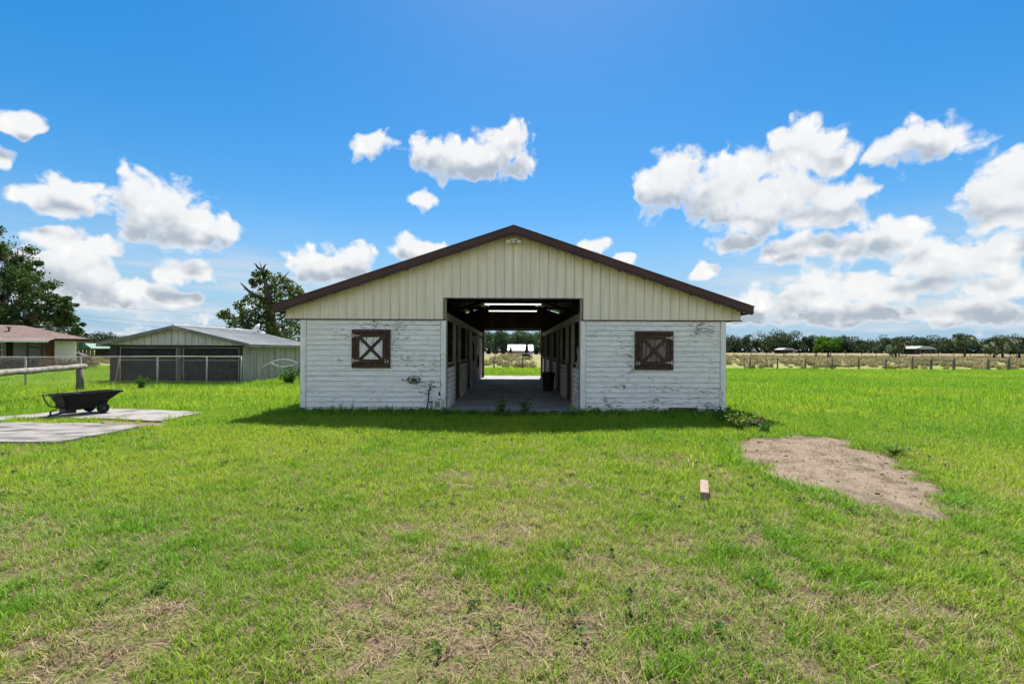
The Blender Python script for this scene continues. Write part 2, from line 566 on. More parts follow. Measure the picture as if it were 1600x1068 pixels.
M = {
    'paint_x': peeling_paint('white_paint_x', 'X'),
    'paint_y': peeling_paint('white_paint_y', 'Y', amount=.02),
    'paint_z': peeling_paint('white_paint_z', 'Z', amount=-.03),
    'panel_paint': peeling_paint('shutter_paint', 'Z', amount=.03),
    'dark_gap': mat('dark_sheathing', (.03, .028, .026), (.05, .045, .04)),
    'cream': mat('cream_metal', (.87, .775, .625), (.74, .655, .51), 1.6, .5, (5, 1, .5), lo=.3, hi=.75, bump=.05, bscale=3),
    'seam': mat('seam_backing', (.22, .20, .15), (.28, .25, .19)),
    'brown_trim': mat('brown_trim_metal', (.062, .030, .026), (.078, .040, .035), 2.0, .5),
    'brown_wood': mat('brown_stained_wood', (.045, .024, .016), (.085, .05, .034), 2.2, .8, (6, 6, 6), bump=.2),
    'raw_wood': mat('weathered_bare_boards', (.09, .065, .05), (.26, .225, .20), 1.6, .85, (22, 10, 1.5), bump=.3),
    'stall_wood': mat('stall_wood', (.05, .028, .018), (.09, .055, .036), 1.5, .85, (4, 4, 4)),
    'red_wood': mat('reddish_post_wood', (.11, .05, .03), (.17, .085, .05), 2.0, .8, (8, 8, 1.2)),
    'post_cream': mat('cream_trim_board', (.33, .29, .23), (.25, .215, .165), 3, .75),
    'rafter': mat('rafter_wood', (.045, .03, .022), (.07, .048, .036), 2.0, .85),
    'roof_metal': mat('roof_sheet', (.05, .03, .028), (.06, .04, .036), 1.0, .4),
    'iron': mat('black_iron', (.02, .018, .017), (.035, .03, .028), 9, .5),
    'hinge': mat('galvanised_hinge', (.42, .40, .33), (.28, .26, .22), 20, .45, metal=.4),
    'concrete': mat('concrete_floor', (.25, .24, .23), (.37, .355, .34), .9, .85, detail=8, bump=.1, bscale=20),
    'slab': mat('concrete_slab', (.075, .066, .058), (.275, .25, .225), 1.5, .9, (1, 2.4, 1), detail=14, lo=.32, hi=.58, bump=.15, bscale=14),
    'slab2': mat('concrete_slab_bright', (.14, .125, .108), (.30, .275, .25), 1.8, .9, detail=14, lo=.32, hi=.54, bump=.1, bscale=14),
    'tube_glow': emit('lit_fluorescent_tube', (1.0, .96, .86), 1.0),
    'fixture': mat('white_enamel', (.6, .6, .58)),
    'lamp_white': mat('floodlight_white', (.72, .70, .60), None, rough=.4),
    'black_plastic': mat('black_poly', (.006, .006, .007), (.010, .010, .011), 6, .5, spec=.16),
    'bin': mat('dark_bin_plastic', (.02, .025, .022), (.03, .034, .03), 5, .5),
    'rubber': mat('black_rubber', (.012, .012, .012), (.022, .022, .022), 12, .8),
    'rim': mat('grey_rim', (.10, .105, .10), None, rough=.5),
    'pvc': mat('white_pvc', (.68, .68, .66), (.58, .57, .54), 7, .4),
    'grille': mat('grey_grille', (.12, .12, .12), (.2, .2, .19), 30),
    'mat_blue': mat('blue_grey_mat', (.06, .075, .085), (.09, .10, .11), 6),
    'grey_wood': mat('grey_weathered_log', (.30, .28, .25), (.16, .14, .12), 1.5, .9, (3, 3, 3), detail=8, bump=.5, bscale=9),
    'post_wood': mat('fence_post_wood', (.11, .09, .07), (.19, .165, .135), 2.0, .9, (6, 6, 1), bump=.4),
    'lumber': mat('pale_lumber', (.34, .26, .19), (.25, .175, .12), 2.0, .8, (30, 3, 12), bump=.15),
    'galv': mat('galvanised_pipe', (.30, .29, .27), (.40, .38, .34), 6, .5, metal=.35),
    'mesh_wire': mat('zinc_wire', (.30, .285, .27), (.22, .20, .18), 3, .5),
    'galv_rust': mat('rusty_pipe', (.24, .15, .11), (.32, .25, .20), 6, .7),
    'top_rail': mat('pale_top_rail', (.42, .33, .27), (.52, .46, .40), 2.5, .6),
    'shed_roof': mat('galvanised_roof_sheet', (.40, .40, .39), (.50, .50, .49), .8, .45, (1, 2, 1), metal=.15),
    'shed_trim': mat('grey_roof_trim', (.15, .14, .135), (.21, .20, .19), 3, .6),
    'shed_panel': mat('pale_grey_panel', (.58, .53, .53), (.47, .43, .43), 1.8, .7, (3, 3, .7)),
    'shed_side': mat('corrugated_blue_grey', (.41, .37, .385), (.32, .29, .30), 1.3, .55, (2, 2, .5), metal=.1),
    'shade_cloth': mat('black_shade_cloth', (.016, .016, .018), (.03, .029, .03), 3, .9),
    'dish': mat('dish_white', (.7, .7, .68), None, rough=.5),
    'house_wall': mat('cream_white_stucco', (.80, .76, .70), (.74, .70, .64), 2, .85),
    'house_grey': mat('porch_wall_paint', (.44, .45, .46), (.38, .39, .4), 2, .85),
    'shingle': mat('red_brown_shingle', (.17, .11, .09), (.26, .18, .155), 5, .9, (1, 1, 1), detail=8, bump=.3, bscale=18),
    'shingle2': mat('red_brown_shingle_pale', (.21, .145, .12), (.29, .205, .175), 5, .9, (1, 1, 1), detail=8, bump=.3, bscale=18),
    'brick': mat('orange_brown_panel', (.24, .10, .055), (.18, .075, .04), 4, .85),
    'dark_brown': mat('dark_brown_paint', (.03, .018, .014), (.045, .028, .02), 4, .7),
    'glass': mat('dark_window_glass', (.025, .03, .035), None, rough=.08, spec=.6),
    'white': mat('white_gloss_trim', (.72, .72, .70), None, rough=.5),
    'bark': mat('tree_bark', (.055, .043, .035), (.11, .09, .072), 3, .95, (2, 2, .7), bump=.6),
    'dead_wood': mat('dead_branch_wood', (.06, .042, .034), (.10, .075, .06), 4, .9),
    'oak_leaf': leaf_mat('oak_leaves', (.03, .065, .02), (.075, .12, .034), .35),
    'moss': leaf_mat('spanish_moss', (.13, .14, .10), (.20, .21, .15), .3),
    'mag_leaf': leaf_mat('broad_glossy_leaves', (.035, .065, .018), (.11, .14, .03), .4),
    'far_leaf': leaf_mat('far_tree_leaves', (.022, .046, .022), (.05, .085, .034), .2, .03),
    'mid_leaf': leaf_mat('treeline_leaves', (.045, .09, .045), (.085, .14, .06), .25, .06),
    'lime_leaf': leaf_mat('light_green_leaves', (.055, .13, .012), (.10, .20, .02), .4),
    'palm_leaf': leaf_mat('palm_fronds', (.06, .10, .03), (.13, .15, .05), .3),
    'cypress': leaf_mat('dark_conifer_leaves', (.010, .024, .012), (.02, .038, .018), .1),
    'weed_leaf': leaf_mat('weed_leaves', (.05, .11, .02), (.09, .17, .03), .4, 5),
    'weed_yellow': leaf_mat('yellow_green_weed_leaves', (.13, .20, .02), (.20, .26, .03), .4, 5),
    'brush': leaf_mat('dry_brush_leaves', (.13, .085, .055), (.24, .17, .115), .2, 3),
    'grass': grass_mat('lawn_grass', (.165, .33, .015), (.32, .42, .03), (.58, .47, .24), .5),
    'straw': grass_mat('dry_straw', (.30, .225, .11), (.40, .31, .17), (.20, .135, .075), .2),
    'pasture': grass_mat('bunch_grass', (.13, .16, .03), (.25, .215, .085), (.33, .255, .13), .3),
    'dirt': mat('sandy_mulch_dirt', (.12, .082, .054), (.25, .19, .13), 2.6, .95, detail=12, lo=.28, hi=.56, bump=.9, bscale=45),
    'mulch': mat('brown_mulch', (.15, .095, .065), (.27, .19, .13), 12, .95, detail=9, bump=.8, bscale=40),
    'cow': mat('black_hide', (.012, .011, .011), (.02, .018, .017), 8, .7),
    'bottle_label': mat('white_bottle_label', (.75, .75, .75), None),
    'green_roof': mat('green_metal_roof', (.03, .13, .09), (.05, .16, .11), 2, .5),
    'machine': mat('dark_old_machine', (.03, .028, .028), (.07, .045, .04), 3, .7),
    'far_white': mat('far_white_metal', (.46, .46, .46), (.40, .40, .41), .4, .5),
}


def ground_mat():
    m = bpy.data.materials.new('ground_soil_and_turf')
    m.use_nodes = True
    t = m.node_tree
    b = t.nodes['Principled BSDF']
    b.inputs['Roughness'].default_value = .95
    b.inputs['Specular IOR Level'].default_value = .1
    geo = nd(t, 'ShaderNodeNewGeometry')
    pos = geo.outputs['Position']
    sep = nd(t, 'ShaderNodeSeparateXYZ'); t.links.new(pos, sep.inputs[0])
    y = sep.outputs[1]
    fine = noise(t, pos, 38, 8, .7)
    med = noise(t, pos, 5, 6, .6)
    soil = mixc(t, smooth(t, fine, .34, .66), (.06, .04, .028), (.29, .21, .13))
    turf = mixc(t, smooth(t, fine, .34, .66), (.05, .075, .014), (.21, .22, .06))
    near = mixc(t, smooth(t, med, .42, .62), turf, soil)
    n2 = noise(t, pos, .35, 6, .6)
    lawn = mixc(t, smooth(t, n2, .35, .7), (.11, .20, .016), (.19, .25, .035))
    c = mixc(t, smooth(t, y, 6, 15), near, lawn)
    past = mixc(t, smooth(t, noise(t, vmth(t, 'MULTIPLY', pos, (1, .4, 1)), .22, 7, .65), .38, .62), (.17, .22, .045), (.30, .27, .11))
    yy = mth(t, 'ADD', y, mth(t, 'MULTIPLY', mth(t, 'SUBTRACT', noise(t, pos, .3, 3), .5), 4))
    c = mixc(t, smooth(t, yy, 41.0, 43.5), c, past)
    far = mixc(t, smooth(t, noise(t, vmth(t, 'MULTIPLY', pos, (1, .3, 1)), .04, 6), .4, .6), (.20, .17, .085), (.28, .225, .13))
    c = mixc(t, smooth(t, y, 85, 125), c, far)
    t.links.new(c, b.inputs['Base Color'])
    bp = nd(t, 'ShaderNodeBump')
    bp.inputs['Strength'].default_value = .8
    bp.inputs['Distance'].default_value = .03
    t.links.new(fine, bp.inputs['Height'])
    t.links.new(bp.outputs[0], b.inputs['Normal'])
    return m


# ------------------------------------------------------------------ ground
g = MB()
g.add([(-2500, -300, 0), (2500, -300, 0), (2500, 4000, 0), (-2500, 4000, 0)], [(0, 1, 2, 3)])
tag(g.build('ground', ground_mat()), kind='structure')

XC = .03          # barn centre line
YF = 12.6         # front wall plane
YB = 28.4         # back wall plane
HW = 5.53         # half width
AW = 1.755        # half aisle

fl = MB().box(XC - AW - .1, XC + AW + .1, YF - .32, YB + 1.7, -.1, .03)
tag(fl.build('aisle_floor', M['concrete']), kind='structure')


def slab(name, pts, z, m, seed):
    r = random.Random(seed)
    poly = []
    for i, p in enumerate(pts):
        q = pts[(i + 1) % len(pts)]
        a, b = gnd(*p), gnd(*q)
        n = max(2, int((b - a).length / .25))
        for k in range(n):
            c = a.lerp(b, k / n)
            poly.append((c.x + r.uniform(-.035, .035), c.y + r.uniform(-.035, .035)))
    mb = MB().prism(poly, -.08, z, 'Z')
    tag(mb.build(name, m), kind='structure')
    return poly


SLAB_A = slab('concrete_path', [(-90, 660), (40, 650), (84, 645), (169, 640), (240, 642), (316, 646), (250, 660), (165, 656), (90, 655), (30, 656), (-90, 668)], .045, M['slab2'], 1)
SLAB_B = slab('concrete_path', [(-120, 666), (0, 664), (122, 664.5), (218, 669), (178, 679), (94, 695), (0, 696), (-120, 699)], .065, M['slab'], 2)


def dirt_patch(name, pts, m, h, seed):
    """a low irregular mound with a ragged edge"""
    r = random.Random(seed)
    poly = []
    for i, p in enumerate(pts):
        a, b = gnd(*p), gnd(*pts[(i + 1) % len(pts)])
        n = max(2, int((b - a).length / .12))
        for k in range(n):
            c = a.lerp(b, k / n)
            poly.append(Vector((c.x + r.gauss(0, .03), c.y + r.gauss(0, .04), 0)))
    from mathutils.geometry import delaunay_2d_cdt
    n = len(poly)
    pts = [Vector((p.x, p.y)) for p in poly]
    x0, x1 = min(p.x for p in pts), max(p.x for p in pts)
    y0, y1 = min(p.y for p in pts), max(p.y for p in pts)
    inner = [Vector((x0 + i * .11 + r.uniform(-.03, .03), y0 + j * .11 + r.uniform(-.03, .03))) for i in range(int((x1 - x0) / .11)) for j in range(int((y1 - y0) / .11))]
    res = delaunay_2d_cdt(pts + inner, [], [list(range(n))], 1, 1e-4)
    vs = []
    for v in res[0]:
        d = min((v - p).length for p in pts[::2])
        z = h * min(1, d / .35) - .008
        vs.append((v.x, v.y, z + .005 * math.sin(v.x * 7.1 + 2 * math.sin(v.y * 5)) * math.sin(v.y * 6.3 + v.x) * min(1, d / .2) + r.uniform(-.006, .006)))
    fs = res[2]
    mb = MB().add(vs, fs)
    tag(mb.build(name, m, smooth=True), kind='structure')
    return [(p.x, p.y) for p in poly]


DIRT = dirt_patch('dirt_patch', [(1136, 692), (1185, 683), (1240, 680), (1300, 684), (1335, 688), (1352, 702), (1396, 714), (1424, 734),
                                 (1456, 750), (1502, 792), (1486, 824), (1424, 810), (1335, 790), (1270, 770), (1208, 746), (1156, 718)],
                  M['dirt'], .03, 5)
MULCH = dirt_patch('dirt_patch', [(118, 661), (170, 658), (262, 661), (268, 664), (215, 668), (122, 664)], M['mulch'], .03, 6)

# ------------------------------------------------------------------ barn
barn = thing('barn', 'long horse barn with peeling white board walls, cream metal gable and open centre aisle', 'barn', (XC, YF, 0))
# everything below in barn coordinates: x across, y depth from the front wall, z up
L = YB - YF
RZ0, SL = 4.78, 1 / 3.0          # roof top line z = RZ0 - |x|*SL


def plank_mesh(name, length, h, m, along='X', face=-1):
    """lapped board, 0..length along its axis, 0..h up; face is the side its lip stands out to"""
    mb = MB()
    prof = [(0, 0), (0, h), (face * .008, h), (face * .024, .012), (face * .022, 0)]
    if along == 'X':
        mb.prism(prof, 0, length, 'X')
    else:
        mb.prism(prof, 0, length, 'Y')
    return mb.mesh(name, m)


PITCH = .1344
for side in (-1, 1):
    x0, x1 = (-HW, -AW) if side < 0 else (AW, HW)
    wl = MB().box(x0 + .01, x1 - .01, 0.002, .10, 0, 2.42).build('front_wall', M['dark_gap'], barn)
    pm = plank_mesh('plank', x1 - x0 - .29, PITCH - .007, M['paint_x'])
    for i in range(18):
        o = link('plank', pm, wl, (x0 + .145, random.uniform(-.002, .001), .005 + i * PITCH + random.uniform(-.001, .001)))
        o.rotation_euler = (random.uniform(-.03, .03), random.uniform(-.0006, .0006), 0)
    for (a, b) in ((x0 - .005, x0 + .135), (x1 - .135, x1 + .005)):
        MB().box(a, b, -.038, .0, 0.0, 2.42).build('corner_board', M['paint_z'], wl, bevel=.004)
    # exterior long wall
    xs = side * HW
    MB().box(min(xs - side * .12, xs - side * .02), max(xs - side * .12, xs - side * .02), .11, L - .11, 0, 2.6).build('side_wall', M['paint_y'], barn)

# gable: one upright ribbed metal panel after another
gb = MB()
for s in (-1, 1):
    gb.prism([(s * 5.93, 2.45), (s * 5.93, 4.73 - 5.93 * SL), (0, 4.73), (0, 3.0), (s * (AW + .02), 3.0), (s * (AW + .02), 2.45)][::s], 0.004, .05, 'Y')
gable = gb.build('gable', M['seam'], barn)
PW = .228
n = 52
for i in range(n):
    xa = -n / 2 * PW + i * PW
    xb = xa + PW
    lo = 2.42
    mid = (xa + xb) / 2
    if abs(mid) < AW:
        lo = 2.985

    def top(x):
        return 4.735 - abs(x) * SL

    vs, fs = [], []
    prof = [(.002, -.014), (.180, -.014), (.190, -.030), (.206, -.030), (.216, -.014), (.225, -.010)]
    for (dx, dy) in prof:
        x = xa + dx
        lox = lo
        if abs(x) < AW + .001 and lo < 2.9:
            x = math.copysign(AW + .001, x)
        vs += [(x, dy, lox), (x, dy, top(x))]
    for k in range(len(prof) - 1):
        fs.append((2 * k, 2 * k + 2, 2 * k + 3, 2 * k + 1))
    mb = MB().add(vs, fs)
    mb.build('siding_panel', M['cream'], gable)
for s in (-1, 1):
    MB().box(min(s * AW, s * 5.95), max(s * AW, s * 5.95), -.045, -.0405, 2.40, 2.432).build('trim_strip', M['brown_trim'], gable)
    a, b = sorted((s * (AW - .012), s * (AW + .022)))
    MB().box(a, b, -.048, .08, 2.433, 2.962).build('trim_strip', M['post_cream'], gable)
    a, b = sorted((s * 5.55, s * 5.93))
    MB().box(a, b, .06, L - .06, 2.425, 2.445).build('soffit', M['brown_trim'], gable)
MB().box(-AW - .03, AW + .03, -.05, .08, 2.963, 2.99).build('trim_strip', M['brown_trim'], gable)

# roof
rf = MB()
for s in (-1, 1):
    poly = [(0, RZ0), (s * 6.08, RZ0 - 6.08 * SL), (s * 6.08, RZ0 - .035 - 6.08 * SL), (0, RZ0 - .035)]
    rf.prism(poly if s > 0 else poly[::-1], -.30, L + .3, 'Y')
roof = rf.build('roof', M['roof_metal'], barn)
for s in (-1, 1):
    def sl(x, dz):
        return (s * x, RZ0 + dz - x * SL)
    poly = [sl(0, .012), sl(6.10, .012), sl(6.10, -.155), sl(0, -.155)]
    MB().prism(poly, -.345, -.305, 'Y').build('rake_trim', M['brown_trim'], roof)
    poly = [sl(0, .034), sl(6.12, .034), sl(6.12, .013), sl(0, .013)]
    MB().prism(poly, -.36, .12, 'Y').build('rake_cap', M['brown_trim'], roof)
    poly = [sl(0, -.156), sl(6.08, -.156), sl(6.08, -.20), sl(0, -.20)]
    MB().prism(poly, -.325, -.285, 'Y').build('rake_lip', M['brown_trim'], roof)
    a, b = sorted((s * 6.075, s * 6.115))
    MB().box(a, b, -.30, L + .3, RZ0 - 6.1 * SL - .16, RZ0 - 6.1 * SL - .0).build('eave_trim', M['brown_trim'], roof)
    for k in range(10):
        x = .28 + k * .62
        pz = RZ0 - x * SL - .04
        pm = MB().box(-.02, .02, -.28, L + .25, -.12, 0, Matrix.Translation((s * x, 0, pz)))
        pm.build('purlin', M['rafter'], roof)
        MB().box(s * x - .028, s * x + .028, -.34, -.287, pz - .185, pz - .166).build('purlin_clip', M['galv_rust'], roof)

# twin floodlight under the ridge
fld = MB().box(-.05, .05, -.14, -.05, 4.40, 4.47).build('floodlight', M['lamp_white'], barn)
MB().tube([(-.13, -.17, 4.40), (-.10, -.17, 4.455), (-.04, -.17, 4.49), (.04, -.17, 4.49), (.10, -.17, 4.455), (.13, -.17, 4.40)], .026, 10).build('arm', M['lamp_white'], fld, smooth=True)
for s in (-1, 1):
    MB().tube([(s * .11, -.17, 4.45), (s * .13, -.21, 4.42), (s * .145, -.26, 4.385)], [.03, .05, .055], 12).build('lamp_head', M['lamp_white'], fld, smooth=True)

# shutters
def shutter(cx, cz, panel, hinge_side):
    w = .50
    bk = MB().box(cx - w + .04, cx + w - .04, -.046, -.026, cz - w + .04, cz + w - .04).build('shutter', M['brown_wood'], barn)
    fw = .085
    for (a, b, c, d) in ((cx - w, cx + w, cz + w - fw, cz + w), (cx - w, cx + w, cz - w, cz - w + fw * 1.25),
                         (cx - w, cx - w + fw, cz - w + fw * 1.25, cz + w - fw), (cx + w - fw, cx + w, cz - w + fw * 1.25, cz + w - fw)):
        MB().box(a + .001, b - .001, -.075, -.027, c + .001, d - .001).build('frame_board', M['brown_wood'], bk, bevel=.004)
    i = w - fw - .012
    zb, zt = cz - w + fw * 1.25 + .012, cz + w - fw - .012
    npan = 5
    for k in range(npan):
        a = cx - i + 2 * i * k / npan
        MB().box(a + .003, a + 2 * i / npan - .003, -.058, -.047, zb, zt).build('panel_board', panel, bk)
    bw = .105
    for (a, b, c, d) in ((cx - i, cx + i, zt - bw, zt), (cx - i, cx + i, zb, zb + bw),
                         (cx - i, cx - i + bw, zb + bw, zt - bw), (cx + i - bw, cx + i, zb + bw, zt - bw)):
        MB().box(a + .001, b - .001, -.083, -.059, c + .001, d - .001).build('rail_board', M['brown_wood'], bk, bevel=.003)
    for s in (-1, 1):
        p0 = Vector((cx - (i - bw) * .98, -.071 - (s > 0) * .004, cz + s * (i - bw)))
        p1 = Vector((cx + (i - bw) * .98, -.071 - (s > 0) * .004, cz - s * (i - bw)))
        MB().bar(p0, p1, .022, .075, up=(p1 - p0).cross(Vector((0, 1, 0)))).build('brace', M['brown_wood'], bk)
    for zz in (zt - .07, zb + .07):
        x = cx + hinge_side * (w - .045)
        h = MB().box(x - .02, x + .02, -.094, -.084, zz - .055, zz + .055)
        h.prism([(x, zz - .03), (x, zz + .03), (x - hinge_side * .17, zz + .009), (x - hinge_side * .17, zz - .009)][::-hinge_side], -.090, -.0835, 'Y')
        h.build('hinge', M['hinge'], bk)
    x = cx - hinge_side * (w - .08)
    zz = zb + .05
    MB().box(x - .055, x + .055, -.092, -.084, zz - .012, zz + .012).box(x - .05, x - .03, -.10, -.0845, zz - .05, zz + .06).box(
        x + .02, x + .04, -.10, -.0845, zz - .045, zz + .05).build('latch', M['hinge'], bk)
    return bk


sh = shutter(-3.69, 1.66, M['panel_paint'], -1)
sh['label'] = 'brown framed shutter with peeling white panel'
sh = shutter(3.66, 1.64, M['raw_wood'], 1)
sh['label'] = 'brown shutter with bare weathered panel'

# aisle walls of the stalls
def stall_side(s, sections):
    x = s * AW
    hd = MB().box(min(x, x + s * .05), max(x, x + s * .05), .12, L - .15, 2.425, 2.63).build('stall_front', M['post_cream'], barn)

    def board(y0, y1, z0, z1, m, name, dx0=0.0, dx1=.05, bevel=0):
        a, b = sorted((x + s * dx0, x + s * dx1))
        return MB().box(a, b, y0, y1, z0, z1).build(name, m, hd, bevel=bevel)
    for (y0, y1, kind) in sections:
        board(y0 - .045, y0 + .045, .03, 2.424, M['post_cream'] if kind != 'slat' else M['paint_z'], 'post', -.03, .07)
        if kind in ('half', 'full', 'slat'):
            top = 1.24 if kind == 'half' else 2.42
            board(y0 + .05, y1 - .05, .03, top - .01, M['stall_wood'], 'lining', .03, .05)
            h = PITCH * 1.05
            pm = plank_mesh('plank', y1 - y0 - .1, h - .024, M['paint_y'], 'Y', -s)
            nb = int((top - .04) / h)
            for i in range(nb):
                link('plank', pm, hd, (x + s * (.027 + random.uniform(0, .002)), y0 + .05, .04 + i * h))
            if kind == 'half':
                board(y0 + .05, y1 - .05, 1.245, 1.285, M['post_cream'], 'sill_board', -.03, .09)
            if kind == 'slat':
                ym = y0 + .05
                while ym < y1 - .1:
                    board(ym, ym + .07, .031, 2.42, M['stall_wood'], 'batten', -.004, .002)
                    ym += .46
        elif kind == 'door':
            board(y0 + .06, y1 - .06, .06, 1.22, M['stall_wood'], 'stall_door', .02, .06)
            for z in (.10, 1.12):
                board(y0 + .06, y1 - .06, z, z + .1, M['brown_wood'], 'door_rail', .0, .019)
        if kind in ('half', 'door'):
            for k in (1, 2):
                yy = y0 + (y1 - y0) * k / 3
                if kind == 'half' and k == 1:
                    board(yy - .05, yy + .05, 1.29, 2.42, M['red_wood'], 'upright', .10, .15)
    return hd


stall_side(-1, [(.06, 2.04, 'half'), (2.04, 3.40, 'door'), (3.40, 5.95, 'half'), (5.95, 7.7, 'door'), (7.7, 11.3, 'slat'), (11.3, 15.6, 'slat')])
stall_side(1, [(.06, 1.76, 'half'), (1.76, 3.24, 'door'), (3.24, 5.1, 'half'), (5.1, 6.6, 'door'), (6.6, 8.8, 'half'), (8.8, 10.2, 'door'), (10.2, 12.8, 'half'), (12.8, 14.2, 'door'), (14.2, 15.6, 'half')])
for s in (-1, 1):
    for y in (3.7, 7.4, 11.1):
        a, b = sorted((s * (AW + .10), s * (HW - .13)))
        pw = MB().box(a, b, y + .02, y + .05, .03, 2.3).build('stall_partition', M['stall_wood'], barn)
        for k in range(12):
            MB().box(a, b, y - .02, y + .018, .04 + k * .19, .04 + k * .19 + .18).build('plank', M['stall_wood'], pw)

# back wall with brown framed doorway and the gaps under the roof
bw = MB()
for s in (-1, 1):
    a, b = sorted((s * 1.78, s * HW))
    bw.box(a, b, L - .1, L, 0, 2.42)
back = bw.build('back_wall', M['stall_wood'], barn)
gaps = [(1.42, 1.78), (2.12, 2.36), (2.56, 2.80)]
xs = [-5.9]
step = .24
while xs[-1] < 5.9:
    xs.append(xs[-1] + step)
for xa, xb in zip(xs[:-1], xs[1:]):
    m_ = (xa + xb) / 2
    lo = 2.88 if abs(m_) < 1.78 else 2.42
    hi = 4.735
    cut = any(g0 - .05 < abs(m_) < g1 + .05 for g0, g1 in gaps)
    d = .17 if cut else 0.0
    mb = MB()
    off = .02 * (int(round(xa / step)) % 2)
    mb.prism([(xa - .02, lo), (xb + .02, lo), (xb + .02, hi - d - min(abs(xb), abs(xa)) * SL), (xa - .02, hi - d - min(abs(xb), abs(xa)) * SL)], L - .09 + off, L - .075 + off, 'Y')
    mb.build('back_panel', M['rafter'], back)
for s in (-1, 1):
    a, b = sorted((s * 1.66, s * 1.80))
    MB().box(a, b, L - .14, L + .02, .03, 2.88).build('door_frame', M['red_wood'], back)
MB().box(-1.80, 1.80, L - .14, L + .02, 2.76, 2.875).build('door_frame', M['red_wood'], back)

# cross beams and lit strip lights in the aisle
for y in (4.4, 8.0, 11.6):
    bm_ = MB().box(-1.9, 1.9, y - .02, y + .02, 3.66, 3.80)
    bm_.bar((-1.9, y, 3.72), (-2.9, y, 3.75), .04, .1).bar((1.9, y, 3.72), (2.9, y, 3.75), .04, .1)
    bm_.build('cross_beam', M['rafter'], barn)
    fx = MB().box(-1.22, 1.22, y - .06, y + .06, 3.60, 3.655).build('strip_light', M['fixture'], barn)
    for dy in (-.035, .035):
        MB().tube([(-1.2, y + dy, 3.578), (1.2, y + dy, 3.578)], .019, 8).build('tube', M['tube_glow'], fx)
for s in (-1, 1):
    for y in (.2, 4.0, 7.6, 11.2, 14.9):
        for xx in (0, ):
            MB().bar((s * .05, y, 4.50), (s * 5.5, y, 4.50 - 5.45 * SL), .04, .12).build('rafter', M['rafter'], barn)

# ------------------------------------------------------------------ things by the barn
# dark tub bin in the aisle
b = thing('trash_bin', 'round dark plastic trash bin standing on the aisle floor', 'bin', (1.45, 19.2, .03))
MB().lathe([(.19, 0), (.20, .02), (.245, .68), (.25, .70), (.235, .70), (.19, .05), (.0, .05)], n=28).build('body', M['bin'], b, smooth=True)
MB().lathe([(.25, .69), (.268, .70), (.268, .735), (.24, .74), (.235, .70)], n=28).build('rim', M['bin'], b, smooth=True)
for s in (-1, 1):
    MB().tube([(s * .245, -.06, .60), (s * .29, -.05, .60), (s * .29, .05, .60), (s * .245, .06, .60)], .014, 6).build('handle', M['bin'], b)

# iron star on the wall
st = thing('star_hook', 'black iron star and twin horseshoe hook mounted on the white wall', 'wall hook', (XC - 2.57, YF - .03, .86))
star = []
for k in range(10):
    r_ = .085 if k % 2 == 0 else .036
    a = math.pi / 2 + k * math.pi / 5
    star.append((r_ * math.cos(a), r_ * math.sin(a)))
MB().prism(star, -.07, -.05, 'Y').build('star', M['iron'], st)
for s in (-1, 1):
    pts = []
    for k in range(13):
        a = math.pi * (.5 + s * .0) + (k / 12 - .5) * 5.2
        pts.append((s * .095 + .058 * math.cos(a), -.045, -.01 + .062 * math.sin(a) * -1))
    MB().tube(pts, .012, 6).build('horseshoe', M['iron'], st)
    MB().lathe([(.0, -.034), (.038, -.034), (.038, -.02), (0, -.02)], (s * .095, 0, -.01), 14, 'Y').build('boss', M['hinge'], st)
pts = [(.165 * math.cos(k / 24 * math.pi), -.05, .01 + .085 * math.sin(k / 24 * math.pi)) for k in range(25)]
MB().tube(pts, .008, 6).build('hoop', M['iron'], st)
MB().tube([(-.30, -.04, .0), (-.24, -.05, 0.0), (-.16, -.05, .0)], .006, 6).lathe([(0, -.05), (.02, -.045), (.02, -.03), (0, -.025)], (-.30, 0, 0), 10, 'Y').build('hook', M['iron'], st)
MB().tube([(-.16, -.05, -.03), (-.1, -.055, -.085), (0, -.055, -.095), (.1, -.055, -.085), (.16, -.05, -.03)], .01, 6).build('bar', M['iron'], st)

# standpipe with tap and hose
tp = thing('standpipe', 'white pipe standing by the barn wall with a tap on top', 'tap', (XC - 2.135, YF - .10, 0))
MB().tube([(0, 0, -.02), (0, 0, .60)], .021, 10).build('pipe', M['pvc'], tp)
MB().tube([(0, 0, .59), (0, 0, .66), (0, -.03, .68), (0, -.07, .66)], .017, 8).build('spout', M['iron'], tp)
MB().lathe([(0, .68), (.03, .685), (.03, .70), (.0, .705)], n=10).tube([(0, 0, .64), (0, 0, .70)], .008, 6).build('tap_handle', M['iron'], tp)
MB().box(-.035, .035, -.03, .06, .27, .30).build('strap', M['iron'], tp)
MB().tube([(.0, 0, .62), (.05, -.01, .60)], .014, 8).build('outlet', M['hinge'], tp)
hs_ = MB().tube([(XC - 2.155, YF - .17, .62), (XC - 2.17, YF - .165, .5), (XC - 2.18, YF - .15, .35), (XC - 2.20, YF - .15, .2), (XC - 2.25, YF - .17, .07), (XC - 2.31, YF - .2, .02)], .016, 8)
tag(hs_.build('garden_hose', M['rubber'], smooth=True), 'short black hose hanging beside the white standpipe', 'hose')

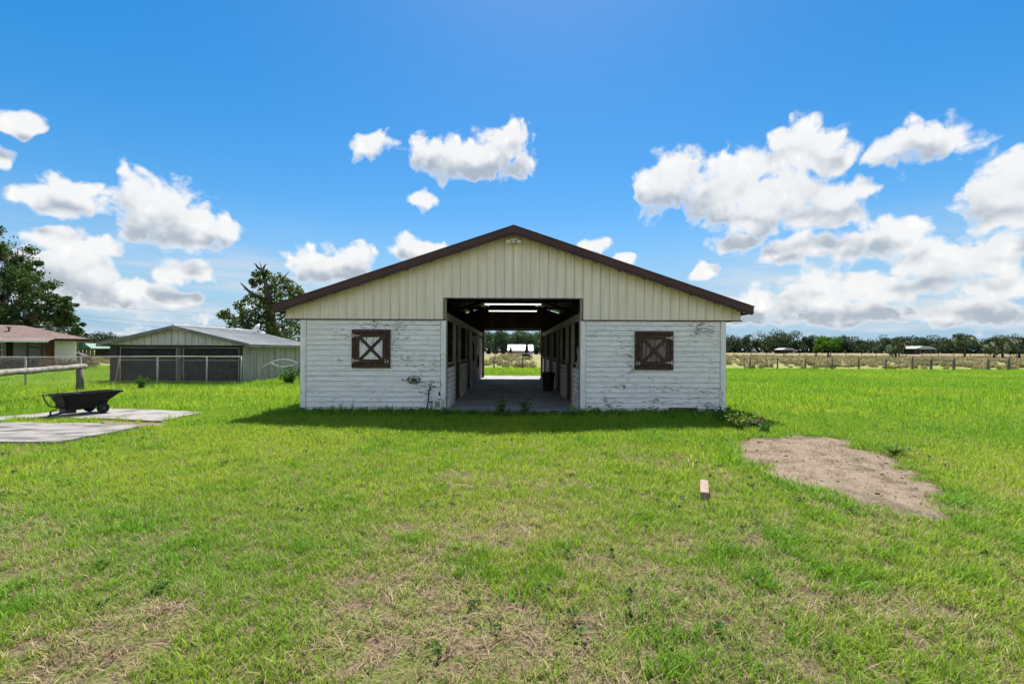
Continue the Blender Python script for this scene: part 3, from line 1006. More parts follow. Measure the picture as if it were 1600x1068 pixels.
# little white stool with a grille, bottle on it
sx = XC - 1.93
stl = thing('utility_stool', 'small white plastic stool with grey grille beside the barn doorway', 'stool', (sx, YF - .17, 0))
MB().box(-.11, .11, -.09, .09, .34, .37).build('top', M['pvc'], stl, bevel=.006)
for (a, b_) in ((-1, -1), (1, -1), (-1, 1), (1, 1)):
    MB().bar((a * .105, b_ * .075, -.02), (a * .085, b_ * .075, .34), .028, .028).build('leg', M['pvc'], stl)
MB().box(-.10, .10, -.085, .085, .11, .14).build('shelf', M['pvc'], stl)
gr = MB().box(-.085, .085, -.082, .08, .142, .338).build('box_body', M['pvc'], stl)
for k in range(7):
    MB().box(-.06 + k * .018, -.06 + k * .018 + .010, -.088, -.0825, .17, .32).build('slat', M['grille'], gr)
bo = thing('spray_bottle', 'black bottle with white label standing on the white stool', 'bottle', (sx + .04, YF - .17, .372))
MB().lathe([(.0, 0), (.038, .002), (.038, .10), (.014, .14), (.014, .155), (0, .156)], n=16).build('body', M['black_plastic'], bo, smooth=True)
MB().lathe([(.0385, .02), (.0392, .022), (.0392, .09), (.0385, .092)], n=16).build('paper_label', M['bottle_label'], bo, smooth=True)
MB().lathe([(.017, .157), (.017, .185), (.006, .19), (0, .19)], n=12).build('cap', M['black_plastic'], bo)

mt = MB().box(-.42, .42, -.22, .22, 0, .035)
o = mt.build('rubber_mat', M['mat_blue'], bevel=.01)
o.location = (XC - 3.02, YF - .42, .015); o.rotation_euler = (R(2), R(-1), R(-6))
tag(o, 'flat blue-grey mat lying in the grass by the barn wall', 'mat')
o = MB().box(-.37, .37, -.025, .025, 0, .17).build('loose_plank', M['brown_wood'], bevel=.006)
o.location = (XC + 4.42, YF - .09, .0); o.rotation_euler = (R(-12), 0, 0)
tag(o, 'dark brown plank leaning on the foot of the white wall', 'plank')
# hanging tack in the aisle
def hank(name, label, x, y, z, s, L_):
    t_ = thing(name, label, 'rope', (x, y, z))
    pts = [(s * .02, .05 * math.sin(k * .9), -L_ * k / 8) for k in range(9)]
    MB().tube(pts, [.012, .03, .04, .042, .04, .045, .04, .03, .015], 8).build('loops', M['rubber'], t_, smooth=True)
    MB().box(-.02, .02, -.02, .02, -.02, .03).build('hook', M['iron'], t_)
    return t_
hank('rope_hank', 'dark hank of rope hung on the left aisle wall', XC - AW + .08, 20.45, 2.0, 1, .9)
hank('rope_hank', 'dark hank of rope low down on the left slatted aisle wall', XC - AW + .08, 23.3, 1.35, 1, .6)
t_ = thing('lead_rope', 'pale lead rope hanging at the right edge of the barn doorway', 'rope', (XC + AW - .05, YF + .12, 1.75))
MB().tube([(0, 0, 0), (-.02, 0, -.15), (.01, .02, -.3), (-.02, 0, -.45), (-.035, 0, -.6), (0, 0, -.62), (.01, 0, -.4), (.02, 0, -.1)], .014, 6).build('loop', M['post_cream'], t_, smooth=True)
MB().box(-.015, .03, -.015, .015, -.02, .03).build('hook', M['iron'], t_)

# ------------------------------------------------------------------ dump cart
c = at(161, 641, 11.9)
CA = R(66)
cart = thing('dump_cart', 'black plastic garden dump cart standing on the concrete path', 'cart', (c.x - .36 * .84 * math.sin(CA), 11.9 + .36 * .84 * math.cos(CA), .047), CA)
cart.scale = (.84, .84, .84)
def tub(rim, bot, zr, zb, inset):
    # rim/bot: x0,x1,half depth
    def ring(x0, x1, d, z0, z1, r=.06):
        out = []
        for (cx, cy, a0) in ((x1 - r, d - r, 0), (x0 + r, d - r, 90), (x0 + r, -d + r, 180), (x1 - r, -d + r, 270)):
            for k in range(4):
                a = R(a0 + k * 30)
                x, y = cx + r * math.cos(a), cy + r * math.sin(a)
                z = z0 + (z1 - z0) * (x - x0) / (x1 - x0)
                out.append((x, y, z))
        return out
    return ring
ring = tub(None, None, 0, 0, 0)
r0 = ring(-.98, .52, .42, .60, .63, .09)
r1 = ring(-.95, .49, .39, .60, .63, .08)
ro_b = ring(-.84, .12, .31, .20, .205, .06)
ri_b = ring(-.78, .06, .25, .275, .295, .06)
def dz(rg, d): return [(x, y, z + d) for x, y, z in rg]
rings = [ro_b, ring(-.86, .20, .32, .37, .385, .07), ring(-.875, .225, .335, .375, .39, .07), dz(ring(-.94, .46, .385, .555, .585, .08), 0), dz(r0, -.045), r0, r1, ri_b]
n = 16
vs, fs = [], []
for rg in rings: vs += rg
for i in range(len(rings) - 1):
    for k in range(n):
        k2 = (k + 1) % n
        fs.append((i * n + k, i * n + k2, (i + 1) * n + k2, (i + 1) * n + k))
fs.append(tuple(range(n - 1, -1, -1))); fs.append(tuple((len(rings) - 1) * n + k for k in range(n)))
MB().add(vs, fs).build('tub', M['black_plastic'], cart)
for s in (-1, 1):
    wpart = MB().lathe([(.06, -.05), (.125, -.05), (.148, -.03), (.15, 0), (.148, .03), (.125, .05), (.06, .05)], (0, s * .36, .15), 24, 'Y').build('wheel', M['rubber'], cart, smooth=True)
    MB().lathe([(0, -.055), (.03, -.06), (.03, -.05), (.085, -.045), (.085, .045), (.03, .05), (.03, .06), (0, .055)], (0, s * .36, .15), 20, 'Y').build('rim', M['rim'], wpart)
fr = MB().tube([(0, -.34, .15), (0, .34, .15)], .014, 8)
for s in (-1, 1):
    fr.bar((.05, s * .2, .235), (-.75, s * .2, .235), .04, .04)
    fr.bar((0, s * .2, .15), (0, s * .2, .24), .04, .03)
    fr.bar((-.70, s * .2, .235), (-.55, s * .03, .12), .03, .03)
fr.box(-.80, -.55, -.16, .16, .06, .24)
fr.build('chassis', M['iron'], cart)
MB().bar((-.2, 0, .2), (-.95, 0, .045), .045, .045).bar((-.9, 0, .06), (-1.12, 0, .03), .06, .03).build('tow_bar', M['iron'], cart)
MB().bar((-1.06, 0, .0), (-1.06, 0, .15), .035, .035).bar((-1.06, 0, .14), (-.93, 0, .17), .03, .03).build('hitch_pin', M['iron'], cart)
hp = [(-.55, -.42, .625), (-.74, -.40, .65), (-.92, -.36, .64), (-1.06, -.34, .62), (-1.10, -.32, .58), (-1.06, -.30, .44), (-.98, -.26, .28), (-.92, -.22, .24), (-.78, -.18, .25)]
MB().tube(hp, .017, 8).build('handle', M['iron'], cart, smooth=True)
hp = [(x, -y, z) for x, y, z in hp]
MB().tube([(-1.10, -.32, .58), (-1.10, .32, .58)], .017, 8).tube(hp[3:], .017, 8).build('handle', M['iron'], cart, smooth=True)

# ------------------------------------------------------------------ lumber offcut
o = MB().box(-.045, .045, 0, .5, 0, .09).build('lumber_offcut', M['lumber'], bevel=.004)
q = gnd(1101, 783)
o.location = (q.x, q.y, .012); o.rotation_euler = (R(1.5), 0, R(-21))
tag(o, 'short pale square lumber offcut lying alone in the lawn', 'lumber')

# ------------------------------------------------------------------ hitching rail
hr = thing('hitching_rail', 'grey weathered log rail on a thick post in front of the wire fence', 'hitching rail', (-16.2, 17.9, 0))
def rel(o_, p): return Vector(p) - Vector(o_)
hb = (-16.2, 17.9, 0)
A, B = Vector((-16.0, 18.1, .96)), Vector((-13.6, 12.0, .93))
pts, rad = [], []
for k in range(13):
    p = A.lerp(B, k / 12)
    pts.append(rel(hb, p) + Vector((0, .015 * math.sin(k), .008 * math.sin(k * 1.7))))
    rad.append(.095 + .008 * math.sin(k * 2.1))
MB().tube(pts, rad, 12).build('log_rail', M['grey_wood'], hr, smooth=True)
for p in (A.lerp(B, .06), A.lerp(B, .88)):
    pp = rel(hb, p)
    MB().tube([(pp.x, pp.y, -.1), (pp.x + .01, pp.y, .4), (pp.x, pp.y, .87)], [.125, .115, .11], 12).build('post', M['post_wood'], hr, smooth=True)

# ------------------------------------------------------------------ chain link fence
F0, F1 = Vector((-25.0, 19.0, 0)), Vector((-12.05, 21.5, 0))
cl = thing('chain_link_fence', 'galvanised chain link fence with pale top rail in front of the grey shed', 'fence', F0)
fd = (F1 - F0); FL = fd.length; fu = fd.normalized()
def fp(d, z): return fu * d + Vector((0, 0, z))
MB().tube([fp(d, 1.235 + .06 * d / FL + .008 * math.sin(d * .8)) for d in np.linspace(0, FL, 24)], .024, 8).build('top_rail', M['top_rail'], cl, smooth=True)
for pxp, lean in ((-60, 0), (40, .0), (126, 0), (187, .18), (246, 0), (323, 0), (377, 0)):
    k = (pxp - 800) / F
    d = (k * F0.y - F0.x) / (fu.x - k * fu.y)
    m_ = M['galv_rust'] if lean else M['galv']
    MB().tube([fp(d - lean, -.1), fp(d, 1.25 + .06 * d / FL)], .034, 8).build('post', m_, cl, smooth=True)
wm = MB()
ST = .12
nn = int((FL + 1.3) / ST)
def wire(a, b, r=.0021):
    d = (b - a).normalized(); s = d.cross(Vector((0, 1, 0))).normalized(); t = Vector((0, 1, 0))
    vs = []
    for p in (a, b):
        for k in range(3):
            an = 2 * math.pi * k / 3
            vs.append(p + (s * math.cos(an) + t * math.sin(an)) * r)
    wm.add(vs, [(0, 1, 4, 3), (1, 2, 5, 4), (2, 0, 3, 5)])
Hm = 1.24
for i in range(nn):
    for s in (-1, 1):
        d0 = i * ST - (0 if s > 0 else 0)
        a0, a1 = d0, d0 + s * Hm
        za, zb = 0.0, Hm
        if a0 < 0 or a0 > FL:
            lim = 0 if a0 < 0 else FL
            f_ = (lim - a0) / (a1 - a0)
            if not 0 <= f_ <= 1: continue
            a0, za = lim, Hm * f_
        if a1 < 0 or a1 > FL:
            lim = 0 if a1 < 0 else FL
            f_ = (lim - d0) / (s * Hm)
            if not 0 <= f_ <= 1: continue
            a1, zb = lim, Hm * f_
        if zb - za < .02: continue
        wire(fp(a0, za + .02), fp(a1, zb))
tag(wm.build('wire_mesh', M['mesh_wire'], cl), kind='stuff')

# ------------------------------------------------------------------ shed (kennel) on the left
SX0, SX1, SY0, SY1 = -19.0, -12.75, 22.9, 29.7
shed = thing('storage_shed', 'low grey shed with dark screened front and pale metal roof', 'shed', (-15.88, SY0, 0))
ox = -15.88
hw = (SX1 - SX0) / 2
dpt = SY1 - SY0
EZ, RZ = 1.86, 2.70
rhw = hw + .44
ssl = (RZ - EZ) / rhw
rb = MB()
for s in (-1, 1):
    poly = [(0, RZ), (s * rhw, EZ), (s * rhw, EZ - .03), (0, RZ - .03)]
    rb.prism(poly if s > 0 else poly[::-1], -.25, dpt + .25, 'Y')
sroof = rb.build('roof', M['shed_roof'], shed)
for k in range(24):
    y = -.2 + k * .30
    for s in (-1, 1):
        MB().bar((0, y, RZ + .012), (s * rhw, y, EZ + .012), .03, .024).build('roof_rib', M['shed_roof'], sroof)
for s in (-1, 1):
    poly = [(0, RZ + .02), (s * (rhw + .02), EZ + .02), (s * (rhw + .02), EZ - .15), (0, RZ - .15)]
    MB().prism(poly, -.30, -.255, 'Y').build('rake_board', M['shed_trim'], sroof)
    a, b_ = sorted((s * (rhw + .003), s * (rhw + .03)))
    MB().box(a, b_, -.25, dpt + .25, EZ - .14, EZ - .005).build('eave_board', M['shed_trim'], sroof)
MB().tube([(0, -.31, RZ + .03), (0, dpt + .26, RZ + .03)], .05, 8).build('ridge_cap', M['shed_roof'], sroof)
# gable boards
GZ = 1.80
gs = MB().prism([(-hw, GZ), (hw, GZ), (hw, RZ - .06 - hw * ssl), (0, RZ - .06), (-hw, RZ - .06 - hw * ssl)], .01, .05, 'Y').build('gable', M['dark_gap'], shed)
k = 0
xx = -hw
while xx < hw - .05:
    x2 = min(xx + .32, hw)
    za, zb_ = RZ - .05 - abs(xx) * ssl, RZ - .05 - abs(x2) * ssl
    if max(za, zb_) > GZ + .03:
        pl = [(xx + .012, GZ), (x2 - .012, GZ), (x2 - .012, max(zb_, GZ + .005)), (xx + .012, max(za, GZ + .005))]
        MB().prism(pl, -.015, .008, 'Y').build('gable_panel', M['shed_panel'], gs)
    xx = x2
MB().box(-hw - .05, hw + .05, -.03, .06, GZ - .09, GZ - .002).build('header_beam', M['dark_brown'], shed)
for x, w_, mm in ((-hw + .18, .36, 'dark_gap'), (.12, .2, 'post_wood'), (hw - .08, .12, 'dark_brown')):
    if w_ == .2:
        MB().tube([(x, .02, 0), (x, .02, GZ - .09)], .11, 12).build('post', M['post_wood'], shed, smooth=True)
    else:
        MB().box(x - w_ / 2, x + w_ / 2, -.06, .1, 0, GZ - .091).build('post', M[mm], shed)
for (a, b_) in ((-hw + .40, -.02), (.28, hw - .18)):
    sc = MB().box(a, b_, .07, .08, .05, GZ - .1).build('shade_screen', M['shade_cloth'], shed)
    fr = MB()
    for z in (.08, 1.08, GZ - .13):
        fr.tube([(a, .03, z), (b_, .03, z)], .018, 6)
    for x in (a + .02, b_ - .02):
        fr.tube([(x, .03, .05), (x, .03, GZ - .1)], .02, 6)
    fr.build('pipe_frame', M['galv'], sc)
# side walls: corrugated sheet
for s in (-1, 1):
    vs, fs = [], []
    m_ = int(dpt / .05)
    for i in range(m_ + 1):
        y = i * dpt / m_
        x = s * (hw + .012 * math.sin(i * math.pi / 2))
        vs += [(x, y, 0), (x, y, EZ - .02)]
    fs = [(2 * i, 2 * i + 2, 2 * i + 3, 2 * i + 1) for i in range(m_)]
    sw = MB().add(vs, fs).build('side_wall', M['shed_side'], shed)
    for yy in np.arange(.6, dpt, .62):
        MB().box(min(s * hw + s * .013, s * hw + s * .03), max(s * hw + s * .013, s * hw + s * .03), yy, yy + .035, .02, EZ - .05).build('sheet_rib', M['shed_side'], sw)
MB().box(-hw, hw, dpt - .06, dpt, 0, EZ).build('rear_wall', M['shed_side'], shed)
# satellite dish
d_ = at(400, 514, 28.5)
ds = thing('satellite_dish', 'white satellite dish standing on the pale shed roof', 'satellite dish', (d_.x, d_.y, d_.z - .55))
dm = MB().lathe([(0, .10), (.14, .085), (.26, .04), (.33, 0), (.325, -.012), (.25, .025), (.13, .07), (0, .085)], n=24).build('reflector', M['dish'], ds, smooth=True)
dm.rotation_euler = (R(62), 0, R(-38)); dm.location = (0, 0, .58)
MB().tube([(0, 0, 0), (0, .02, .55)], .025, 8).build('mast', M['galv'], ds)
MB().tube([(0, 0, .35), (.2, -.3, .6)], .012, 6).build('feed_arm', M['galv'], ds)
# bowed white pipe against the side wall
bp_ = at(441, 562, 22.5)
bw_ = thing('bowed_pipe', 'thin white bowed pipes leaning at the grey shed side', 'pipe', (bp_.x, 22.3, 0))
def arc(p0, p1, sag, n_=14):
    return [Vector(p0).lerp(Vector(p1), k / n_) + Vector((0, 0, sag * 4 * (k / n_) * (1 - k / n_))) for k in range(n_ + 1)]
MB().tube(arc((-.82, 0, .78), (.75, 0, 1.02), .24), .022, 6).build('pipe', M['pvc'], bw_, smooth=True)
MB().tube(arc((-.45, .03, 1.0), (.85, .03, 1.03), -.20), .020, 6).build('pipe', M['pvc'], bw_, smooth=True)
MB().tube([(.86, .03, 0), (.86, .03, 1.05)], .02, 6).tube([(-.82, 0, 0), (-.82, 0, .80)], .012, 6).build('stake', M['galv_rust'], bw_)

# ------------------------------------------------------------------ house far left
house = thing('ranch_house', 'low cream house with red-brown hip roof and dark porch posts', 'house', (-33.2, 38.0, 0), R(41.1))
# local x runs to the right along the front, 0 at the right eave corner; y runs back
EZh, RZh = 2.32, 3.38
hwall = MB().box(-2.05, -.9, .75, 7.2, 0, EZh).box(-15, -2.55, 2.3, 7.2, 0, EZh).build('wall', M['house_wall'], house)
MB().box(-15, -2.56, 2.2, 2.298, 0, EZh).build('porch_wall', M['house_grey'], house)
MB().box(-2.55, -2.051, 1.1, 7.1, 0, EZh).build('panel', M['brick'], house)
hr_ = MB()
v = [(-16, 0, EZh), (0, 0, EZh), (0, 8, EZh), (-16, 8, EZh), (-12, 4, RZh), (-4, 4, RZh)]
v2 = [(x, y, z - .12) for x, y, z in v[:4]]
hr_.add(v + v2, [(0, 1, 5, 4), (1, 2, 5), (2, 3, 4, 5), (3, 0, 4), (0, 6, 7, 1), (1, 7, 8, 2), (2, 8, 9, 3), (3, 9, 6, 0), (6, 9, 8, 7)])
hroof = hr_.build('roof', M['shingle'], house)
# shingle courses on the front slope
for k in range(12):
    t0, t1 = k / 12, (k + 1) / 12
    a0, b0, a1, b1 = -16 + 4 * t0, -4 * t0, -16 + 4 * t1, -4 * t1
    z0, z1 = EZh + (RZh - EZh) * t0 + .035, EZh + (RZh - EZh) * t1 + .012
    mb = MB().add([(a0, 4 * t0, z0), (b0, 4 * t0, z0), (b1, 4 * t1, z1), (a1, 4 * t1, z1), (a0, 4 * t0, z0 - .03), (b0, 4 * t0, z0 - .03)], [(0, 1, 2, 3), (4, 5, 1, 0)])
    mb.build('shingle_course', M['shingle'] if k % 2 else M['shingle2'], hroof)
MB().box(-16, .02, -.04, -.002, EZh - .15, EZh + .01).build('fascia', M['dark_brown'], hroof)
MB().add([(-16, -.9, EZh - .16), (-2.3, -.9, EZh - .16), (-1.9, .2, EZh + .06), (-16, .2, EZh + .06)], [(0, 1, 2, 3)]).build('porch_roof', M['shingle'], hroof)
MB().box(-16, -2.3, -.95, -.905, EZh - .28, EZh - .15).build('porch_fascia', M['white'], hroof)
MB().box(-2.9, -2.0, -.9, -.5, EZh - .27, EZh - .17).build('porch_beam', M['dark_brown'], hroof)
vp = MB().tube([(-4.6, 2.0, 2.75), (-4.6, 2.0, 3.1)], .05, 8).build('roof_vent', M['dark_brown'], hroof)
MB().lathe([(.0, .12), (.12, .10), (.16, .03), (.16, 0), (0, 0)], (-4.6, 2.0, 3.1), 12).build('vent_cap', M['dark_brown'], vp)
for x in (-2.66, -3.42, -6.8):
    MB().box(x - .07, x + .07, -.78, -.64, 0, EZh - .29).build('porch_post', M['dark_brown'], house)
MB().box(-3.35, -2.73, -.75, -.67, 1.62, 1.72).build('porch_rail', M['dark_brown'], house)
MB().bar((-2.62, -.7, 1.6), (-2.1, -.7, 2.0), .07, .1).build('porch_brace', M['dark_brown'], house)
wn = MB().box(-5.9, -5.0, 2.17, 2.198, .95, 2.0).build('window', M['glass'], house)
for (a, b_, c_, d_) in ((-5.95, -5.88, .9, 2.05), (-5.02, -4.95, .9, 2.05), (-5.88, -5.02, 1.98, 2.05), (-5.88, -5.02, .9, .97), (-5.88, -5.02, 1.44, 1.5)):
    MB().box(a, b_, 2.14, 2.169, c_, d_).build('frame', M['white'], wn)
MB().box(-4.75, -4.40, 2.14, 2.198, .85, 2.05).build('window_shutter', M['dark_brown'], house)

# ------------------------------------------------------------------ foliage builders
def quads(cent, size, nrm_bias=0.3, aspect=.6, rg=rng):
    """leaf-shaped quads at the given centres -> vertex array (N*4,3)"""
    n_ = len(cent)
    u = rg.normal(size=(n_, 3)); u /= np.linalg.norm(u, axis=1)[:, None]
    w = rg.normal(size=(n_, 3)); w[:, 2] += nrm_bias * 2
    v_ = np.cross(w, u); v_ /= np.linalg.norm(v_, axis=1)[:, None] + 1e-9
    s = (size * rg.uniform(.7, 1.3, n_))[:, None]
    a = cent - u * s * .5
    b_ = cent + v_ * s * .5 * aspect - u * s * .05
    c_ = cent + u * s * .5
    d__ = cent - v_ * s * .5 * aspect - u * s * .05
    return np.stack([a, b_, c_, d__], 1).reshape(-1, 3)


def quad_mesh(name, verts, m):
    n_ = len(verts) // 4
    me = bpy.data.meshes.new(name)
    me.vertices.add(len(verts))
    me.vertices.foreach_set('co', verts.astype(np.float32).ravel())
    me.loops.add(n_ * 4)
    me.loops.foreach_set('vertex_index', np.arange(n_ * 4, dtype=np.int32))
    me.polygons.add(n_)
    me.polygons.foreach_set('loop_start', np.arange(0, n_ * 4, 4, dtype=np.int32))
    me.polygons.foreach_set('loop_total', np.full(n_, 4, dtype=np.int32))
    me.update(calc_edges=True)
    me.materials.append(m)
    return me


def clump(c_, r_, n_, rg=rng, flat=.75):
    p = rg.normal(size=(n_, 3)); p /= np.linalg.norm(p, axis=1)[:, None]
    p *= (rg.uniform(0, 1, n_) ** .45)[:, None] * np.array([r_, r_, r_ * flat])
    return p + np.array(c_)


def limb(mb, a, b, r0, r1, wob=.1, n_=6, k=5, seed=0):
    r = random.Random(seed)
    a, b = Vector(a), Vector(b)
    L_ = (b - a).length
    pts = [a.lerp(b, i / k) + (Vector((r.uniform(-1, 1), r.uniform(-1, 1), r.uniform(-.6, .6))) * wob * L_ * (0 if i in (0,) else 1) * .5) for i in range(k + 1)]
    mb.tube(pts, [r0 + (r1 - r0) * i / k for i in range(k + 1)], n_)
    return pts


# live oak with moss behind the house
ok = thing('oak_tree', 'big dark live oak with hanging grey moss rising behind the house', 'tree', (-60.5, 57.0, 0))
tb = MB()
limb(tb, (0, 0, 0), (.3, 0, 4.0), .75, .55, .04, 10, 4, 1)
cl_c = []
r = random.Random(5)
OB = (-60.5, 57)
# crown outline from the photo: px, py, radius px
for (cx, cy, rr) in ((-40, 400, 30), (0, 395, 26), (20, 385, 18), (35, 405, 22), (52, 425, 18), (10, 430, 28), (40, 440, 20), (62, 450, 15), (-20, 440, 30),
                     (20, 465, 24), (50, 470, 20), (75, 470, 16), (92, 470, 14), (85, 487, 18), (60, 495, 20), (30, 495, 22), (0, 490, 24), (100, 492, 14),
                     (110, 508, 14), (90, 508, 16), (60, 515, 16), (30, 515, 16), (0, 515, 18), (117, 519, 9), (-40, 470, 30), (-60, 440, 34), (-50, 500, 30), (28, 420, 14), (104, 478, 9)):
    Y = 57 + r.uniform(-3.5, 3.5)
    p = at(cx, cy, Y)
    cl_c.append((p - Vector((OB[0], OB[1], 0)), rr / F * Y))
lv = []
ms = []
for i, (p, rr) in enumerate(cl_c):
    limb(tb, (.3, 0, 3.6), p, .26, .05, .12, 6, 6, 20 + i)
    for k in range(10):
        q = p + Vector((r.gauss(0, rr * .55), r.gauss(0, rr * .8), r.gauss(0, rr * .5)))
        lv.append(clump(q, rr * r.uniform(.22, .55), 130))
    lv.append(clump(p, rr * 1.2, 90))
    for k in range(3):
        q = p + Vector((r.gauss(0, rr * .5), r.gauss(0, rr * .5), -rr * .4))
        n_ = 24
        m0 = np.array(q) + rng.normal(size=(n_, 3)) * np.array([.18, .18, .1])
        m0[:, 2] -= rng.uniform(0, 1.5, n_)
        ms.append(m0)
tb.build('trunk', M['bark'], ok, smooth=True)
link('crown', quad_mesh('crown', quads(np.concatenate(lv), .27), M['oak_leaf']), ok)
mq = np.concatenate(ms)
mv = quads(mq, .3, 0, .3)
link('hanging_moss', quad_mesh('hanging_moss', mv, M['moss']), ok)

# storm-broken broadleaf tree behind the shed
TB = Vector((at(426, 540, 35).x, 35.0, 0))
bt = thing('broken_tree', 'storm-broken broadleaf tree with bare snags on top behind the shed', 'tree', TB)
tb = MB()
def tp_(px_, py_, dy=0.0): return at(px_, py_, 35 + dy) - TB
tb.tube([(0, 0, 0), tp_(425, 525), tp_(423, 500), tp_(420, 470), tp_(417, 450), tp_(412, 430)], [.50, .44, .36, .24, .17, .12], 10)
tb.build('trunk', M['bark'], bt, smooth=True)
sn = MB()
sn.tube([tp_(412, 430), tp_(409, 422), tp_(402, 417), tp_(400, 413), tp_(397, 412)], [.15, .11, .08, .06, .03], 7)
sn.tube([tp_(410, 423), tp_(413, 416), tp_(416, 412)], [.09, .06, .025], 6)
sn.tube([tp_(409, 421), tp_(407, 413), tp_(405, 409)], [.04, .03, .012], 5)
sn.tube([tp_(418, 474), tp_(402, 462, -.5), tp_(390, 456, -.8), tp_(383, 449, -.9), tp_(376, 442, -1)], [.18, .12, .09, .07, .04], 7)
sn.tube([tp_(386, 452, -.9), tp_(380, 452, -.9)], [.05, .02], 5)
sn.tube([tp_(440, 440), tp_(455, 438), tp_(463, 442)], [.07, .05, .02], 5)
sn.tube([tp_(432, 445), tp_(446, 430), tp_(452, 424)], [.06, .04, .015], 5)
sn.build('bare_snag', M['dead_wood'], bt, smooth=True)
lv = []
br = MB()
spots = [(347, 492, 6), (352, 488, 6), (358, 496, 7), (366, 500, 8), (375, 506, 8), (384, 508, 8), (378, 496, 6), (362, 508, 7), (392, 503, 9), (374, 477, 7), (378, 485, 7), (387, 490, 8),
         (384, 470, 6), (392, 463, 8), (398, 472, 9), (404, 480, 10), (396, 490, 9), (406, 496, 10), (414, 506, 10), (402, 512, 8), (390, 514, 6), (415, 488, 10), (425, 496, 10),
         (408, 460, 8), (414, 452, 7), (400, 428, 6), (408, 436, 6), (402, 440, 6), (413, 426, 5), (420, 432, 7), (428, 438, 7), (436, 434, 7), (444, 440, 8), (450, 446, 8), (440, 448, 8),
         (456, 452, 8), (464, 452, 7), (470, 458, 6), (450, 458, 9), (460, 462, 8), (440, 462, 7), (430, 455, 7), (425, 447, 6), (432, 472, 9), (442, 478, 9), (452, 472, 7), (424, 470, 8),
         (436, 488, 10), (448, 492, 10), (458, 496, 10), (466, 505, 10), (455, 510, 11), (444, 508, 11), (434, 515, 11), (448, 522, 12), (462, 520, 12), (472, 515, 10), (470, 495, 8), (440, 528, 10), (425, 520, 8),
         (397, 446, 4), (393, 440, 4), (462, 470, 6), (478, 505, 9), (480, 520, 9), (412, 470, 8), (418, 480, 8)]
for i, (cx, cy, rr) in enumerate(spots):
    dy = r.uniform(-1.6, 1.6)
    p = tp_(cx, cy, dy)
    R_ = rr / F * 35
    lv.append(clump(p, R_ * 1.2, int(46 + rr * 4.2), flat=1.0))
    if i % 2 == 0:
        src = tp_(422, min(525, max(440, cy + 12)))
        limb(br, src, p, .07, .02, .12, 5, 4, 90 + i)
br.build('branch', M['bark'], bt, smooth=True)
link('crown', quad_mesh('crown', quads(np.concatenate(lv), .23, .2, .55), M['mag_leaf']), bt)

# dry brown hedge in front of the house
hd = thing('dry_hedge', 'low brown dried brush hedge in front of the cream house', 'hedge', (-34, 35, 0))
cs = []
for k in range(60):
    t__ = k / 59
    p = Vector((-39.5, 33.6, 0)).lerp(Vector((-31.6, 36.6, 0)), t__)
    cs.append(clump((p.x + 34, p.y - 35, .45), .42, 60, flat=1.0))
cs = np.concatenate(cs); cs[:, 2] = np.clip(cs[:, 2], .02, 1.0)
link('twigs', quad_mesh('twigs', quads(cs, .16, 0, .35), M['brush']), hd)
sb = MB()
for k in range(24):
    p = Vector((-39.5, 33.6, 0)).lerp(Vector((-31.6, 36.6, 0)), k / 23)
    sb.tube([(p.x + 34, p.y - 35, 0), (p.x + 34 + random.uniform(-.2, .2), p.y - 35, .8)], .012, 4)
sb.build('stems', M['dead_wood'], hd)

# utility pole and its wires
up = thing('utility_pole', 'thin dark wooden utility pole rising behind the house roof', 'utility pole', (at(100, 520, 62).x, 62, 0))
zt = at(99, 470, 62).z
MB().tube([(0, 0, 0), (0, 0, zt)], [.17, .12], 10).build('pole', M['post_wood'], up, smooth=True)
MB().box(-.6, .6, -.06, .06, zt - .5, zt - .38).build('crossarm', M['post_wood'], up)
a = at(100, 477, 62); b_ = at(74, 519, 62)
MB().tube([(0, 0, zt - .3), (b_.x - a.x, 0, 3.0)], .02, 5).build('guy_wire', M['galv'], up)
wires = []
for k, (z0, py1) in enumerate(((zt - .2, 470), (zt - 1.6, 492), (zt - 2.2, 498))):
    q = at(640, py1, 110) - Vector((at(100, 520, 62).x, 62, 0))
    MB().tube([Vector((0, 0, z0)).lerp(q, i / 16) + Vector((0, 0, -2.2 * 4 * (i / 16) * (1 - i / 16))) for i in range(17)], .014, 4).build('wire', M['iron'], up)

# ------------------------------------------------------------------ far pasture
ff = thing('pasture_fence', 'weathered wooden post and wire fence along the near edge of the pasture', 'fence', (0, 41.2, 0))
posts = [690, 730, 772, 817, 862, 905, 950, 995, 1040, 1085, 1129, 1172, 1215, 1258, 1300, 1342, 1384, 1426, 1455, 1490.5, 1543.6, 1576, 1622, 1668, 1715]
PX = []
for i, p in enumerate(posts):
    x = (p - 800) / F * 41.2
    PX.append(x)
    h = 1.05 + random.uniform(-.07, .1) + (.12 if p in (1455, 1490.5, 1543.6, 1576, 1426) else 0)
    rr = .065 + (.03 if p in (1426, 1455, 1490.5, 1543.6, 1576) else 0)
    MB().tube([(x, 0, -.1), (x + random.uniform(-.03, .03), 0, h)], [rr, rr * .92], 8).build('post', M['post_wood'], ff, smooth=True)
for (a, b_) in ((1426, 1455), (1455, 1490.5), (1543.6, 1576)):
    MB().tube([((a - 800) / F * 41.2, -.03, .92), ((b_ - 800) / F * 41.2, -.03, .86)], .04, 6).build('brace_rail', M['post_wood'], ff, smooth=True)
for z in (.3, .55, .8, 1.0):
    MB().tube([(PX[0], -.08, z), (PX[-1], -.08, z)], .006, 4).build('wire', M['galv'], ff)
f2 = thing('far_pasture_fence', 'line of small fence posts far out across the tan pasture', 'fence', (0, 118, 0))
x = -4.0
